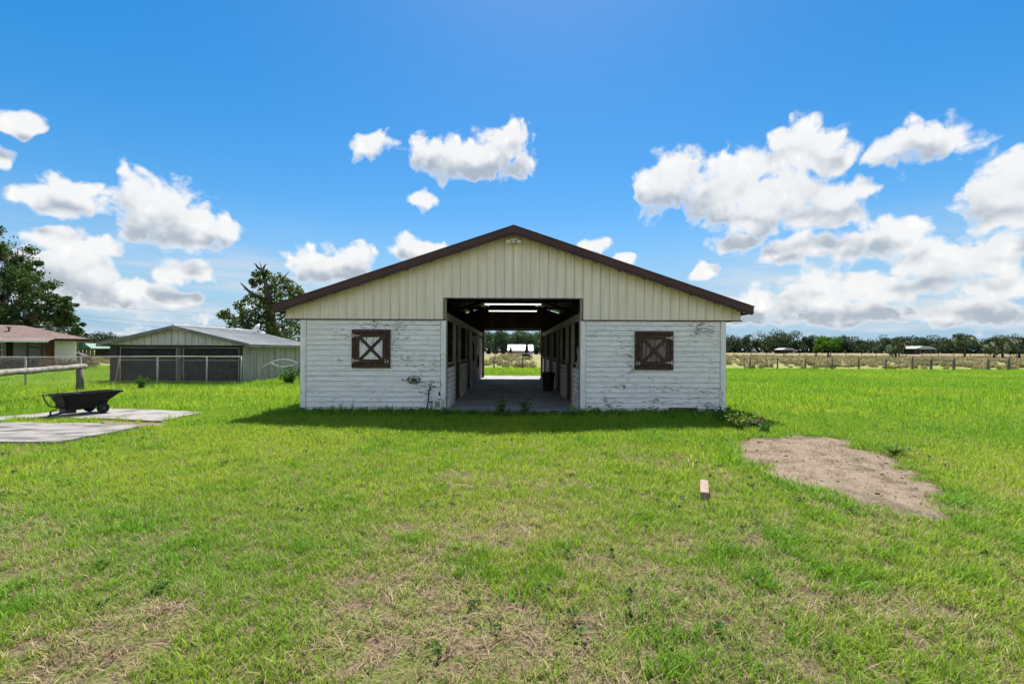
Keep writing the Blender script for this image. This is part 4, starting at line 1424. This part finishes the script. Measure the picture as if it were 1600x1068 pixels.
while x < 130:
    MB().tube([(x, random.uniform(-.2, .2), 0), (x, 0, 1.25 + random.uniform(-.15, .15))], .09, 6).build('post', M['post_wood'], f2)
    x += 3.9 + random.uniform(-.3, .3)

# treeline: reads as one mass
tv = []
def far_tree(x, y, h, w, n_=420, s=.95):
    k = random.randint(5, 8)
    for i in range(k):
        c_ = (x + random.gauss(0, w * .26), y + random.gauss(0, w * .2), h * random.uniform(.30, .80))
        tv.append(quads(clump(c_, w * random.uniform(.2, .36), n_ // k, flat=.75), s))
def gapfill(x, y, h, w, n_=90, s=1.0):
    c_ = rng.uniform(-.5, .5, (n_, 3)) * np.array([w, 6, h]) + np.array([x, y, h / 2])
    tv.append(quads(c_, s))
def finish_line(name, label, m):
    o_ = link(name, quad_mesh(name, np.concatenate(tv), m))
    tv.clear()
    return tag(o_, label, 'trees', kind='stuff')
x = 105.0
while x < 560:
    far_tree(x, random.uniform(335, 400), random.uniform(11, 18), random.uniform(10, 18), 1100, 1.05)
    gapfill(x, 398, 9.5, 14, 190, 2.2)
    x += random.uniform(3.5, 6.5)
finish_line('far_woodland', 'dark green woodland along the horizon right of the barn', M['far_leaf'])
x = -420.0
while x < -60:
    far_tree(x, random.uniform(300, 350), random.uniform(8, 13), random.uniform(9, 14), 800, 1.0)
    gapfill(x, 345, 7, 12, 130, 2.0)
    x += random.uniform(5, 9)
finish_line('far_woodland', 'low distant woodland between the house and the grey shed', M['far_leaf'])
x = -26.0
while x < 45:
    far_tree(x, random.uniform(232, 262), random.uniform(11.5, 14), random.uniform(9, 13), 1200, .8)
    gapfill(x, 262, 10, 9, 300, 1.3)
    x += random.uniform(2.2, 4.2)
finish_line('far_woodland', 'green woodland seen through the barn aisle', M['mid_leaf'])

# small light green tree
def tree(name, label, cx, base_py, top_py, wpx, Y, m, n_=3200, leaf=.22, group=None, lobes=14, tr=.16):
    b0 = at(cx, base_py, Y); z1 = at(cx, top_py, Y).z; w = wpx / F * Y
    t_ = thing(name, label, 'tree', (b0.x, Y, 0), 0, group)
    mb = MB()
    limb(mb, (0, 0, 0), (0, 0, z1 * .45), tr, tr * .7, .03, 7, 3, 3)
    cs_ = []
    for i in range(lobes):
        a = 2 * math.pi * i / lobes * 2.4
        zc = z1 * random.uniform(.42, .84)
        k = math.sqrt(max(.05, 1 - ((zc / z1 - .6) / .42) ** 2)) * .34 * w
        p = Vector((math.cos(a) * k * random.uniform(.5, 1.1), math.sin(a) * k * random.uniform(.5, 1.1), zc))
        limb(mb, (0, 0, z1 * .40), p, tr * .4, .02, .1, 5, 3, i)
        cs_.append(clump(p, w * random.uniform(.14, .24), n_ // lobes))
    mb.build('trunk', M['bark'], t_, smooth=True)
    link('crown', quad_mesh('crown', quads(np.concatenate(cs_), leaf), m), t_)
    return t_
tree('pasture_tree', 'round bright lime-green tree standing alone in the pasture', 1294, 556, 522, 42, 112, M['lime_leaf'], 4200, .34, None, 18, .22)
tree('pasture_tree', 'small lime-green sapling just left of the round lime-green tree', 1276, 556, 535, 16, 113, M['lime_leaf'], 1500, .3, None, 8, .12)


def palm(label, cx, base_py, top_py, wpx, Y, seed, leaf_n=34):
    r = random.Random(seed)
    b0 = at(cx, base_py, Y); z1 = at(cx, top_py, Y).z; w = wpx / F * Y
    t_ = thing('cabbage_palm', label, 'palm', (b0.x, Y, 0), 0, 'palms in the pasture')
    zc = z1 - w * .32
    MB().tube([(0, 0, 0), (.08, 0, zc * .5), (0, 0, zc)], [.24, .19, .21], 8).build('trunk', M['bark'], t_, smooth=True)
    vs, fs = [], []
    for i in range(leaf_n):
        a = r.uniform(0, 6.283); e = r.uniform(-.9, 1.35)
        d = Vector((math.cos(a) * math.cos(e), math.sin(a) * math.cos(e), math.sin(e)))
        st = Vector((0, 0, zc)) + d * .2
        hub = st + d * w * r.uniform(.2, .3)
        s = d.orthogonal().normalized(); t2 = d.cross(s)
        n0 = len(vs)
        vs += [st - s * .03, st + s * .03, hub + s * .03, hub - s * .03]; fs.append((n0, n0 + 1, n0 + 2, n0 + 3))
        for k in range(11):
            f_ = (k / 10 - .5) * 2.4
            dd = (d * math.cos(f_) + s * math.sin(f_)).normalized()
            tip = hub + dd * w * r.uniform(.2, .27) + Vector((0, 0, -.12 * w * r.random()))
            sd = dd.cross(t2).normalized() * .11 * w / 2
            n0 = len(vs)
            mid = hub.lerp(tip, .5)
            vs += [hub, mid + sd, tip, mid - sd]; fs.append((n0, n0 + 1, n0 + 2, n0 + 3))
    me = bpy.data.meshes.new('fronds'); me.from_pydata([tuple(v) for v in vs], [], fs); me.materials.append(M['palm_leaf'])
    link('fronds', me, t_)
palm('short wide palm nearest to the lime-green trees', 1399, 557, 536, 26, 105, 1)
palm('tallest palm with a round head standing in the pasture', 1507, 556, 523, 28, 110, 2)
palm('palm with a full head, leftmost of the cluster at the right edge', 1553, 559, 531, 30, 100, 3, 44)
palm('slim palm in the middle of the cluster at the right edge', 1566, 558, 529, 22, 103, 4)
palm('bushy palm at the very right edge of the view', 1592, 559, 530, 32, 98, 5, 50)

# distant farm buildings
def far_building(name, label, cx, base_py, roof_py, wpx, Y, roofm, wallm, dpt_=6, open_=True):
    b0 = at(cx, base_py, Y); h = at(cx, roof_py, Y).z; w = wpx / F * Y
    t_ = thing(name, label, 'building', (b0.x, Y, 0))
    MB().prism([(-w / 2 - .3, h * .72), (-w / 2 - .3, h * .66), (w / 2 + .3, h * .66), (w / 2 + .3, h * .72), (w * .18, h), (-w * .18, h)], -.4, dpt_ + .4, 'Y').build('roof', roofm, t_)
    if open_:
        for x in np.linspace(-w / 2, w / 2, 5):
            MB().box(x - .12, x + .12, 0, .2, 0, h * .66).build('post', M['post_wood'], t_)
        MB().box(-w / 2, w / 2, dpt_ - .2, dpt_, 0, h * .66).build('rear_wall', wallm, t_)
    else:
        MB().box(-w / 2, w / 2, 0, dpt_, 0, h * .655).build('wall', wallm, t_)
    return t_
b0 = at(813, 553, 180)
t_ = thing('metal_barn', 'long white-roofed metal building seen through the barn aisle', 'building', (b0.x, 180, 0))
w = 40 / F * 180; h1 = at(813, 538, 180).z; h0 = at(813, 547.5, 180).z
MB().add([(-w / 2, -3, h0), (w / 2, -3, h0), (w / 2, 2, h1), (-w / 2, 2, h1), (w / 2, 7, h0), (-w / 2, 7, h0)], [(0, 1, 2, 3), (3, 2, 4, 5)]).build('roof', M['far_white'], t_)
MB().box(-w / 2 + .2, w / 2 - .2, -2.4, 6.4, -.5, h0 - .02).build('wall', M['shed_side'], t_)
MB().box(w / 2 - 1.9, w / 2 - .3, -2.44, -2.405, 0, h0 - .2).build('door', M['shed_panel'], t_)
far_building('field_shelter', 'small white roof low among the far trees right of the barn', 1232, 549.5, 543.5, 20, 290, M['far_white'], M['machine'], 8)
far_building('pole_barn', 'broad pale-roofed open pole barn in front of the far trees', 1446, 550, 540.5, 30, 260, M['far_white'], M['machine'], 10)
t_ = far_building('equipment_shelter', 'small green-roofed shelter beyond the house', 131, 556, 536, 24, 62, M['green_roof'], M['machine'], 3)
mc = at(140, 565, 52)
t_ = thing('old_machinery', 'dark rusty heap of old farm machinery beyond the wire fence', 'machinery', (mc.x, 50, 0))
MB().box(-1.4, 1.5, -.5, .5, .25, .85).box(-1.1, .2, -.45, .45, .85, 1.2).prism([(.2, .85), (1.3, .85), (.9, 1.05), (.2, 1.2)], -.4, .4, 'Y').build('body', M['machine'], t_, bevel=.04)
for x in (-.95, 1.0):
    MB().lathe([(0, -.1), (.36, -.1), (.4, -.05), (.4, .05), (.36, .1), (0, .1)], (x, -.55, .4), 18, 'Y').build('wheel', M['rubber'], t_)

# dark conifers in front of the far metal building
for i, (cx, tp1, wp) in enumerate(((774, 540, 7), (786, 541, 6), (798, 543, 6), (823, 533, 6), (838, 542, 7), (764, 542, 7), (846, 541, 6))):
    b0 = at(cx, 553, 172); z1 = at(cx, tp1, 172).z; w = wp / F * 172
    lab = ('tall slim dark conifer in front of the far white-roofed building' if cx == 823 else 'dark conifer in the far row seen through the aisle, ' + {774: 'second from the left', 786: 'third from the left', 798: 'fourth from the left', 838: 'second from the right', 764: 'leftmost', 846: 'rightmost'}[cx])
    t_ = thing('conifer', lab, 'tree', (b0.x, 172, 0), 0, 'conifers by the far metal building' if cx != 823 else None)
    MB().tube([(0, 0, 0), (0, 0, z1 * .8)], [.12, .04], 6).build('trunk', M['bark'], t_)
    hh = rng.uniform(0, 1, 600)
    aa = rng.uniform(0, 6.283, 600)
    rr = w * .5 * (1 - hh) ** .7 * rng.uniform(.4, 1.05, 600)
    link('crown', quad_mesh('crown', quads(np.stack([np.cos(aa) * rr, np.sin(aa) * rr, .2 + hh * (z1 - .2)], 1), .5), M['cypress']), t_)

# grazing black cow seen through the aisle
cb0 = gnd(823, 561.5)
cow = thing('cow', 'black cow grazing in the pasture seen through the aisle', 'cow', (cb0.x, cb0.y, 0))
cow.scale = (.74, .74, .74)
jo = [(-.75, 0, 1.12, .30), (-.25, 0, 1.05, .37), (.35, 0, 1.05, .36), (.72, 0, 1.12, .28), (1.0, 0, .85, .17), (1.2, 0, .48, .15), (1.32, 0, .22, .09)]
ed = [(i, i + 1) for i in range(6)]
def addj(p, r_, par):
    jo.append((*p, r_)); ed.append((par, len(jo) - 1)); return len(jo) - 1
for s in (-1, 1):
    a = addj((-.72, s * .2, .75), .15, 0); a = addj((-.80, s * .2, .42), .075, a); a = addj((-.74, s * .2, .03), .06, a)
    a = addj((.58, s * .2, .70), .13, 3); a = addj((.60, s * .2, .40), .07, a); a = addj((.58, s * .2, .03), .06, a)
    addj((1.10, s * .2, .62), .04, 5)
a = addj((-1.02, 0, 1.2), .05, 0); addj((-1.08, 0, .55), .03, a)
me = bpy.data.meshes.new('body'); me.from_pydata([j[:3] for j in jo], ed, []); me.materials.append(M['cow'])
o = link('body', me, cow)
sk = o.modifiers.new('skin', 'SKIN')
for i, j in enumerate(jo):
    me.skin_vertices[0].data[i].radius = (j[3], j[3])
me.skin_vertices[0].data[1].use_root = True
sb_ = o.modifiers.new('sub', 'SUBSURF'); sb_.levels = 1; sb_.render_levels = 1

# ------------------------------------------------------------------ weeds that stand out
def weed(name, label, loc, h, w, stems, leaf, m, seed, blades=0, group=None, cat='weed'):
    r = random.Random(seed); rg = np.random.default_rng(seed)
    t_ = thing(name, label, cat, loc, 0, group)
    sm = MB(); lv_ = []
    for i in range(stems):
        a = r.uniform(0, 6.28); k = r.uniform(.2, 1) * w * .5
        tip = Vector((math.cos(a) * k, math.sin(a) * k, h * r.uniform(.55, 1)))
        pts = [Vector((tip.x * f * f, tip.y * f * f, tip.z * f)) + Vector((r.uniform(-.01, .01), r.uniform(-.01, .01), 0)) for f in (0, .33, .66, 1)]
        sm.tube(pts, [.006, .005, .004, .002], 5)
        for p in pts[1:]:
            lv_.append(np.array(p) + rg.normal(size=(5, 3)) * leaf * .55)
    sm.build('stem', M['weed_leaf'], t_)
    link('leaves', quad_mesh('leaves', quads(np.concatenate(lv_), leaf, .8, .55, rg), m), t_)
    if blades:
        vs, fs = [], []
        for i in range(blades):
            a = r.uniform(0, 6.28); l_ = r.uniform(.5, 1) * h * 1.25
            d = Vector((math.cos(a), math.sin(a), 0)); s = Vector((-d.y, d.x, 0)) * .012
            n0 = len(vs)
            for f in (0, .35, .7, 1):
                p = d * (w * .5 * f ** 1.6 * r.uniform(.9, 1.1)) + Vector((0, 0, l_ * (f - .35 * f * f)))
                vs += [p - s * (1 - f * .95), p + s * (1 - f * .95)]
            fs += [(n0 + 2 * j, n0 + 2 * j + 1, n0 + 2 * j + 3, n0 + 2 * j + 2) for j in range(3)]
        me_ = bpy.data.meshes.new('blades'); me_.from_pydata([tuple(v) for v in vs], [], fs); me_.materials.append(m)
        link('blades', me_, t_)
    return t_
q = gnd(784, 652); weed('leafy_weed', 'left of two leafy weeds growing at the aisle threshold', (q.x, 12.05, 0), .40, .42, 11, .075, M['weed_leaf'], 1)
q = gnd(820, 652); weed('leafy_weed', 'right of two leafy weeds growing at the aisle threshold', (q.x, 12.0, 0), .44, .46, 12, .075, M['weed_leaf'], 2)
q = gnd(1124, 660); weed('leafy_weed', 'tall bladed weed at the right corner of the barn', (q.x, q.y, 0), .42, .7, 12, .07, M['weed_leaf'], 3, 26)
q = gnd(1152, 670); weed('leafy_weed', 'yellow-green bushy weed between barn corner and dirt patch', (q.x, q.y, 0), .30, .75, 22, .075, M['weed_yellow'], 4, 6)
q = gnd(1178, 668); weed('leafy_weed', 'brownish straggly weed along the top edge of the dirt patch', (q.x, q.y, 0), .2, .6, 14, .06, M['brush'], 5)
q = gnd(1195, 676); weed('leafy_weed', 'low green weed at the top edge of the dirt patch', (q.x, q.y, 0), .2, .5, 14, .06, M['weed_leaf'], 15, 8)
q = gnd(250, 924); weed('leafy_weed', 'small pale rosette weed in the left foreground lawn', (q.x, q.y, 0), .05, .12, 9, .03, M['weed_leaf'], 6)
q = gnd(1398, 712); weed('grass_clump', 'bright grass clump on the far edge of the dirt patch', (q.x, q.y, 0), .24, .50, 3, .03, M['weed_leaf'], 7, 90, None, 'grass')
for i, (cx, cy, h) in enumerate(((1445, 588, .7),)):
    pass
q = at(452, 585, 22.0); weed('leafy_weed', 'tall green weeds growing against the grey shed side', (q.x, 22.0, 0), .75, 1.7, 40, .14, M['weed_leaf'], 8, 60)
q = gnd(246, 607); weed('leafy_weed', 'green weed climbing a post of the wire fence', (q.x, 18.8, 0), .55, .6, 14, .09, M['weed_leaf'], 9, 20)

# ------------------------------------------------------------------ grass
def vnoise(x, y, scale, seed):
    rg = np.random.default_rng(seed)
    g_ = rg.random((128, 128))
    u, v = x * scale + 1000, y * scale + 1000
    i, j = np.floor(u).astype(int), np.floor(v).astype(int)
    fu_, fv = u - i, v - j
    fu_ = fu_ * fu_ * (3 - 2 * fu_); fv = fv * fv * (3 - 2 * fv)
    i0, i1, j0, j1 = i % 128, (i + 1) % 128, j % 128, (j + 1) % 128
    return (g_[i0, j0] * (1 - fu_) * (1 - fv) + g_[i1, j0] * fu_ * (1 - fv) + g_[i0, j1] * (1 - fu_) * fv + g_[i1, j1] * fu_ * fv)


def fbm(x, y, scale, seed):
    return (vnoise(x, y, scale, seed) * .5 + vnoise(x, y, scale * 2.1, seed + 1) * .28 + vnoise(x, y, scale * 4.3, seed + 2) * .22)


def inside(x, y, poly):
    r_ = np.zeros(len(x), bool)
    n_ = len(poly)
    j = n_ - 1
    for i in range(n_):
        xi, yi = poly[i][0], poly[i][1]
        xj, yj = poly[j][0], poly[j][1]
        c_ = ((yi > y) != (yj > y)) & (x < (xj - xi) * (y - yi) / (yj - yi + 1e-12) + xi)
        r_ ^= c_
        j = i
    return r_


BARN_RECT = [(XC - HW - .02, YF - .05), (XC + HW + .02, YF - .05), (XC + HW + .02, YB), (XC - HW - .02, YB)]
AISLE = [(XC - AW - .1, YF - .35), (XC + AW + .1, YF - .35), (XC + AW + .1, YB + 1.7), (XC - AW - .1, YB + 1.7)]
SHED_RECT = [(SX0, SY0), (SX1, SY0), (SX1, SY1), (SX0, SY1)]
EXCL = [BARN_RECT, AISLE, SHED_RECT]


def scatter(y0, y1, dens, seed):
    rg = np.random.default_rng(seed)
    out = []
    w1 = y1 * 1.10 + 1.2
    n_ = int((y1 - y0) * 2 * w1 * dens)
    x = rg.uniform(-w1, w1, n_); y = rg.uniform(y0, y1, n_)
    k = np.abs(x) < y * 1.10 + 1.2
    x, y = x[k], y[k]
    # nothing behind the barn that the barn wholly hides, except down the aisle
    hid = (y > YB) & (np.abs(x) < y * .445 - .2) & (np.abs(x) > 3.2)
    hid |= (y > 22.9) & (x < -.42 * y) & (x > -.70 * y) & (y > 30)
    keep = ~hid
    for p in EXCL:
        keep &= ~inside(x, y, p)
    for p in (SLAB_A, SLAB_B):
        # turf creeps over the rim of the slabs
        keep &= ~(inside(x, y, p) & ~((edge_boost(x, y, p, .22) > .15) & (fbm(x, y, 2.2, 91) > .56)))
    return x[keep], y[keep], rg


def tuft_object(name, blades, h, spread, width, lean, m, seed, segs=3):
    r = random.Random(seed)
    vs, fs = [], []
    for i in range(blades):
        a = r.uniform(0, 6.283); b_ = r.uniform(0, 6.283)
        rr = spread * math.sqrt(r.random())
        base = Vector((rr * math.cos(a), rr * math.sin(a), -.004))
        d = Vector((math.cos(b_), math.sin(b_), 0))
        s = Vector((-d.y, d.x, 0)) * width * r.uniform(.6, 1.2) * .5
        l_ = h * r.uniform(.45, 1.1); ln = lean * r.uniform(.3, 1.3)
        n0 = len(vs)
        for k in range(segs + 1):
            f = k / segs
            p = base + d * (l_ * ln * f ** 1.5) + Vector((0, 0, l_ * (f - .28 * ln * f * f)))
            if k == segs:
                vs.append(p)
            else:
                vs += [p - s * (1 - .55 * f), p + s * (1 - .55 * f)]
        for k in range(segs - 1):
            fs.append((n0 + 2 * k, n0 + 2 * k + 1, n0 + 2 * k + 3, n0 + 2 * k + 2))
        fs.append((n0 + 2 * segs - 2, n0 + 2 * segs - 1, n0 + 2 * segs))
    me = bpy.data.meshes.new(name)
    me.from_pydata([tuple(v) for v in vs], [], fs)
    me.materials.append(m)
    return bpy.data.objects.new(name, me)


def tuft_set(name, nvar, **kw):
    c_ = bpy.data.collections.new(name)
    for i in range(nvar):
        c_.objects.link(tuft_object(name, seed=hash(name) % 1000 + i if False else len(name) * 31 + i, **dict(kw, name=None) if False else kw))
    return c_


def tufts(name, nvar, blades, h, spread, width, lean, m, segs=3):
    c_ = bpy.data.collections.new(name)
    for i in range(nvar):
        c_.objects.link(tuft_object(name, blades, h, spread, width, lean, m, len(name) * 31 + i, segs))
    return c_


def instancer(name, label, x, y, z, scl, dry, hue, coll, nvar, rg, tilt=.12, cat='grass'):
    n_ = len(x)
    me = bpy.data.meshes.new(name)
    me.vertices.add(n_)
    me.vertices.foreach_set('co', np.stack([x, y, z], 1).astype(np.float32).ravel())

    def attr(nm, ty, arr, key='value'):
        a_ = me.attributes.new(nm, ty, 'POINT')
        a_.data.foreach_set(key, arr.astype(np.int32 if ty == 'INT' else np.float32).ravel())
    attr('scl', 'FLOAT', scl)
    attr('dry', 'FLOAT', dry)
    attr('hue', 'FLOAT', hue)
    attr('pick', 'INT', rg.integers(0, nvar, n_))
    attr('rot', 'FLOAT_VECTOR', np.stack([rg.normal(0, tilt, n_), rg.normal(0, tilt, n_), rg.uniform(0, 6.283, n_)], 1), 'vector')
    o_ = link(name, me)
    gt = bpy.data.node_groups.new(name + '_scatter', 'GeometryNodeTree')
    gt.interface.new_socket('Geometry', in_out='INPUT', socket_type='NodeSocketGeometry')
    gt.interface.new_socket('Geometry', in_out='OUTPUT', socket_type='NodeSocketGeometry')
    gi = gt.nodes.new('NodeGroupInput'); go = gt.nodes.new('NodeGroupOutput')
    ip = gt.nodes.new('GeometryNodeInstanceOnPoints')
    ci = gt.nodes.new('GeometryNodeCollectionInfo')
    ci.inputs['Collection'].default_value = coll
    ci.inputs['Separate Children'].default_value = True
    ci.inputs['Reset Children'].default_value = True
    ip.inputs['Pick Instance'].default_value = True

    def na(nm, ty):
        a_ = gt.nodes.new('GeometryNodeInputNamedAttribute')
        a_.data_type = ty
        a_.inputs['Name'].default_value = nm
        return a_.outputs[0]
    gt.links.new(gi.outputs[0], ip.inputs['Points'])
    gt.links.new(ci.outputs[0], ip.inputs['Instance'])
    gt.links.new(na('pick', 'INT'), ip.inputs['Instance Index'])
    gt.links.new(na('rot', 'FLOAT_VECTOR'), ip.inputs['Rotation'])
    gt.links.new(na('scl', 'FLOAT'), ip.inputs['Scale'])
    gt.links.new(ip.outputs[0], go.inputs[0])
    md = o_.modifiers.new('scatter', 'NODES')
    md.node_group = gt
    return tag(o_, label, cat, kind='stuff')


def lawn_fields(x, y):
    bare = fbm(x, y, .55, 3) * .6 + fbm(x, y, 1.9, 21) * .4
    for (px_, py_, rad, amp) in ((190, 1010, .55, .10), (60, 1060, .5, .09), (1260, 1010, .4, .06), (640, 790, .9, .05), (330, 890, .35, .05), (860, 770, .6, .04)):
        q_ = gnd(px_, py_)
        bare = bare + amp * np.exp(-((x - q_.x) ** 2 + (y - q_.y) ** 2) / rad ** 2)
    near = np.clip((11 - y) / 8.0, 0, 1)
    hue = np.clip((fbm(x, y, .5, 40) * .5 + fbm(x, y * 2.2, .10, 44) * .5 - .3) * 2.6, 0, 1)
    dry = np.clip((bare - .50) * 3.2, 0, 1) * (.35 + .55 * near) + .06 + .09 * near
    return bare, near, hue, np.clip(dry, 0, .9)


def edge_boost(x, y, poly, d=.45):
    c_ = np.array(poly)
    dm_ = np.full(len(x), 9.0)
    for p in c_[::2]:
        dm_ = np.minimum(dm_, np.hypot(x - p[0], y - p[1]))
    return np.clip(1 - dm_ / d, 0, 1)


def strip_boost(x, y):
    """longer growth along the foot of the barn"""
    b_ = np.clip(1 - np.abs(y - (YF - .35)) / .55, 0, 1) * (np.abs(x - XC) < HW + .5)
    return b_


NV = 6
short = tufts('lawn_tuft', NV, 14, .074, .055, .0054, .8, M['grass'])
midt = tufts('lawn_tuft_mid', NV, 15, .11, .10, .009, .75, M['grass'], 2)
fart = tufts('lawn_tuft_far', NV, 16, .19, .22, .018, .6, M['grass'], 2)
straw = tufts('straw_tuft', NV, 14, .075, .06, .005, 1.9, M['straw'], 2)
bunch = tufts('bunch_grass', NV, 70, .46, .26, .045, .9, M['pasture'], 2)


def lawn(name, label, y0, y1, dens, coll, seed, s0, fin=0, fout=0):
    x, y, rg = scatter(y0, y1, dens, seed)
    bare, near, hue, dry = lawn_fields(x, y)
    pk = np.clip(1.15 - np.clip((bare - .505) * 5.0, 0, 1) * (.35 + .75 * near) - .10 * near, .05, 1)
    ed_ = edge_boost(x, y, DIRT, .30)
    ind = (inside(x, y, DIRT) & ~((ed_ > .05) & (fbm(x, y, 3.4, 88) + .30 * ed_ > .74))) | inside(x, y, MULCH)
    if fin: pk = pk * np.clip((y - y0) / fin, 0, 1)
    if fout: pk = pk * np.clip((y1 - y) / fout, 0, 1)
    k = (rg.random(len(x)) < pk) & ~ind
    x, y, bare, near, hue, dry = (a_[k] for a_ in (x, y, bare, near, hue, dry))
    eb = edge_boost(x, y, DIRT, .5)
    sb2 = strip_boost(x, y)
    lush = fbm(x, y, .9, 60) * .6 + fbm(x, y * 2, .16, 63) * .4
    scl = s0 * rg.uniform(.65, 1.25, len(x)) * (.75 + .6 * lush) * (1 + .45 * eb * lush) * (1 + .7 * sb2)
    tall = fbm(x, y, 2.3, 120) > .64
    scl = scl * np.where(tall, 1.22, 1.0)
    dry = np.clip(dry - .2 * eb - .2 * sb2 - .25 * tall, 0, 1)
    hue = np.clip(hue - .45 * tall, 0, 1)
    hue = np.clip(hue - .6 * eb - .5 * sb2, 0, 1)
    return instancer(name, label, x, y, np.zeros(len(x)), scl, dry, hue, coll, NV, rg)


lawn('lawn_grass', 'short patchy green and straw-coloured grass in the foreground', 1.9, 8.5, 430, short, 101, 1.0, 0, 4.2)
lawn('lawn_grass', 'short green lawn grass in front of the barn', 4.3, 16.0, 190, midt, 102, .85, 4.2, 5)
lawn('lawn_grass', 'taller bright green grass beside and behind the barn', 11.0, 42.5, 26, fart, 103, .9, 5)

x, y, rg = scatter(1.9, 9.5, 150, 104)
bare, near, hue, dry = lawn_fields(x, y)
k = (rg.random(len(x)) < np.clip((bare - .45) * 4, .06, 1) * (.35 + .65 * near)) & ~inside(x, y, DIRT)
x, y = x[k], y[k]
instancer('dry_thatch', 'dry straw thatch lying in the bare patches of the lawn', x, y, np.zeros(len(x)), rg.uniform(.7, 1.2, len(x)), rg.uniform(0, .5, len(x)), rg.random(len(x)), straw, NV, rg, .25)

# straw litter on the dirt
xs_, ys_ = np.array([p[0] for p in DIRT]), np.array([p[1] for p in DIRT])
rg = np.random.default_rng(9)
x = rg.uniform(xs_.min(), xs_.max(), 9000); y = rg.uniform(ys_.min(), ys_.max(), 9000)
k = inside(x, y, DIRT); x, y = x[k], y[k]
instancer('straw_litter', 'fine straw and wood litter strewn over the dirt patch', x, y, np.full(len(x), .025), rg.uniform(.10, .32, len(x)) * np.where(rg.random(len(x)) < .04, 2.2, 1), rg.uniform(.0, .9, len(x)), rg.random(len(x)), straw, NV, rg, .6, 'litter')

# bunch grass over the pasture
x, y, rg = scatter(43, 150, .34, 105)
k = (rg.random(len(x)) < np.clip((fbm(x, y, .12, 70) - .28) * 3, .1, 1)); x, y = x[k], y[k]
instancer('bunch_grass_cover', 'tan and olive bunch grass covering the pasture', x, y, np.zeros(len(x)), rg.uniform(.7, 1.9, len(x)), rg.uniform(.1, .8, len(x)), np.clip(rg.normal(.6, .3, len(x)), 0, 1), bunch, NV, rg)

# low weeds along the foot of the barn
rg = np.random.default_rng(77)
cs = []
for i in range(330):
    xx = rg.uniform(XC - HW, XC + HW + .4)
    yy = YF - .08 - abs(rg.normal(0, .28))
    if abs(xx - XC) < AW and yy > YF - .42: yy -= .4
    cs.append(clump((xx, yy, .05), rg.uniform(.05, .13), 26, rg, 1.0))
cs = np.concatenate(cs); cs[:, 2] = np.abs(cs[:, 2]) + .01
tag(link('weed_strip', quad_mesh('weed_strip', quads(cs, .05, .8, .6, rg), M['weed_leaf'])), 'low leafy weeds along the foot of the barn front', 'weeds', kind='stuff')

# broadleaf weeds mixed into the lawn
rg = np.random.default_rng(301)
x, y, _ = scatter(2.6, 13, 3.2, 302)
k = (fbm(x, y, .7, 130) > .5) & ~inside(x, y, DIRT)
x, y = x[k], y[k]
cs = np.concatenate([clump((a_, b_, .035), rg.uniform(.03, .085), 14, rg, .5) for a_, b_ in zip(x, y)])
cs[:, 2] = np.abs(cs[:, 2]) + .012
tag(link('lawn_weeds', quad_mesh('lawn_weeds', quads(cs, .032, 1.4, .8, rg), M['weed_leaf'])), 'small broadleaf weeds scattered through the lawn', 'weeds', kind='stuff')

# clods and wood scraps on the dirt
cm = MB()
r = random.Random(44)
n_ = 0
while n_ < 260:
    a_, b_ = r.uniform(xs_.min(), xs_.max()), r.uniform(ys_.min(), ys_.max())
    if not inside(np.array([a_]), np.array([b_]), DIRT)[0]:
        continue
    sz = r.uniform(.003, .009) * (2.2 if r.random() < .06 else 1)
    Mx = Matrix.Translation((a_, b_, .026)) @ Euler((r.uniform(-.5, .5), r.uniform(-.5, .5), r.uniform(0, 6.3))).to_matrix().to_4x4()
    cm.box(-sz * r.uniform(.8, 2.4), sz * r.uniform(.8, 2.4), -sz * r.uniform(.6, 1.1), sz * r.uniform(.6, 1.1), -sz * .6, sz * r.uniform(.4, .8), Mx)
    n_ += 1
tag(cm.build('dirt_clods', M['mulch']), 'dark clods and wood scraps on the dirt patch', 'clods', kind='stuff')
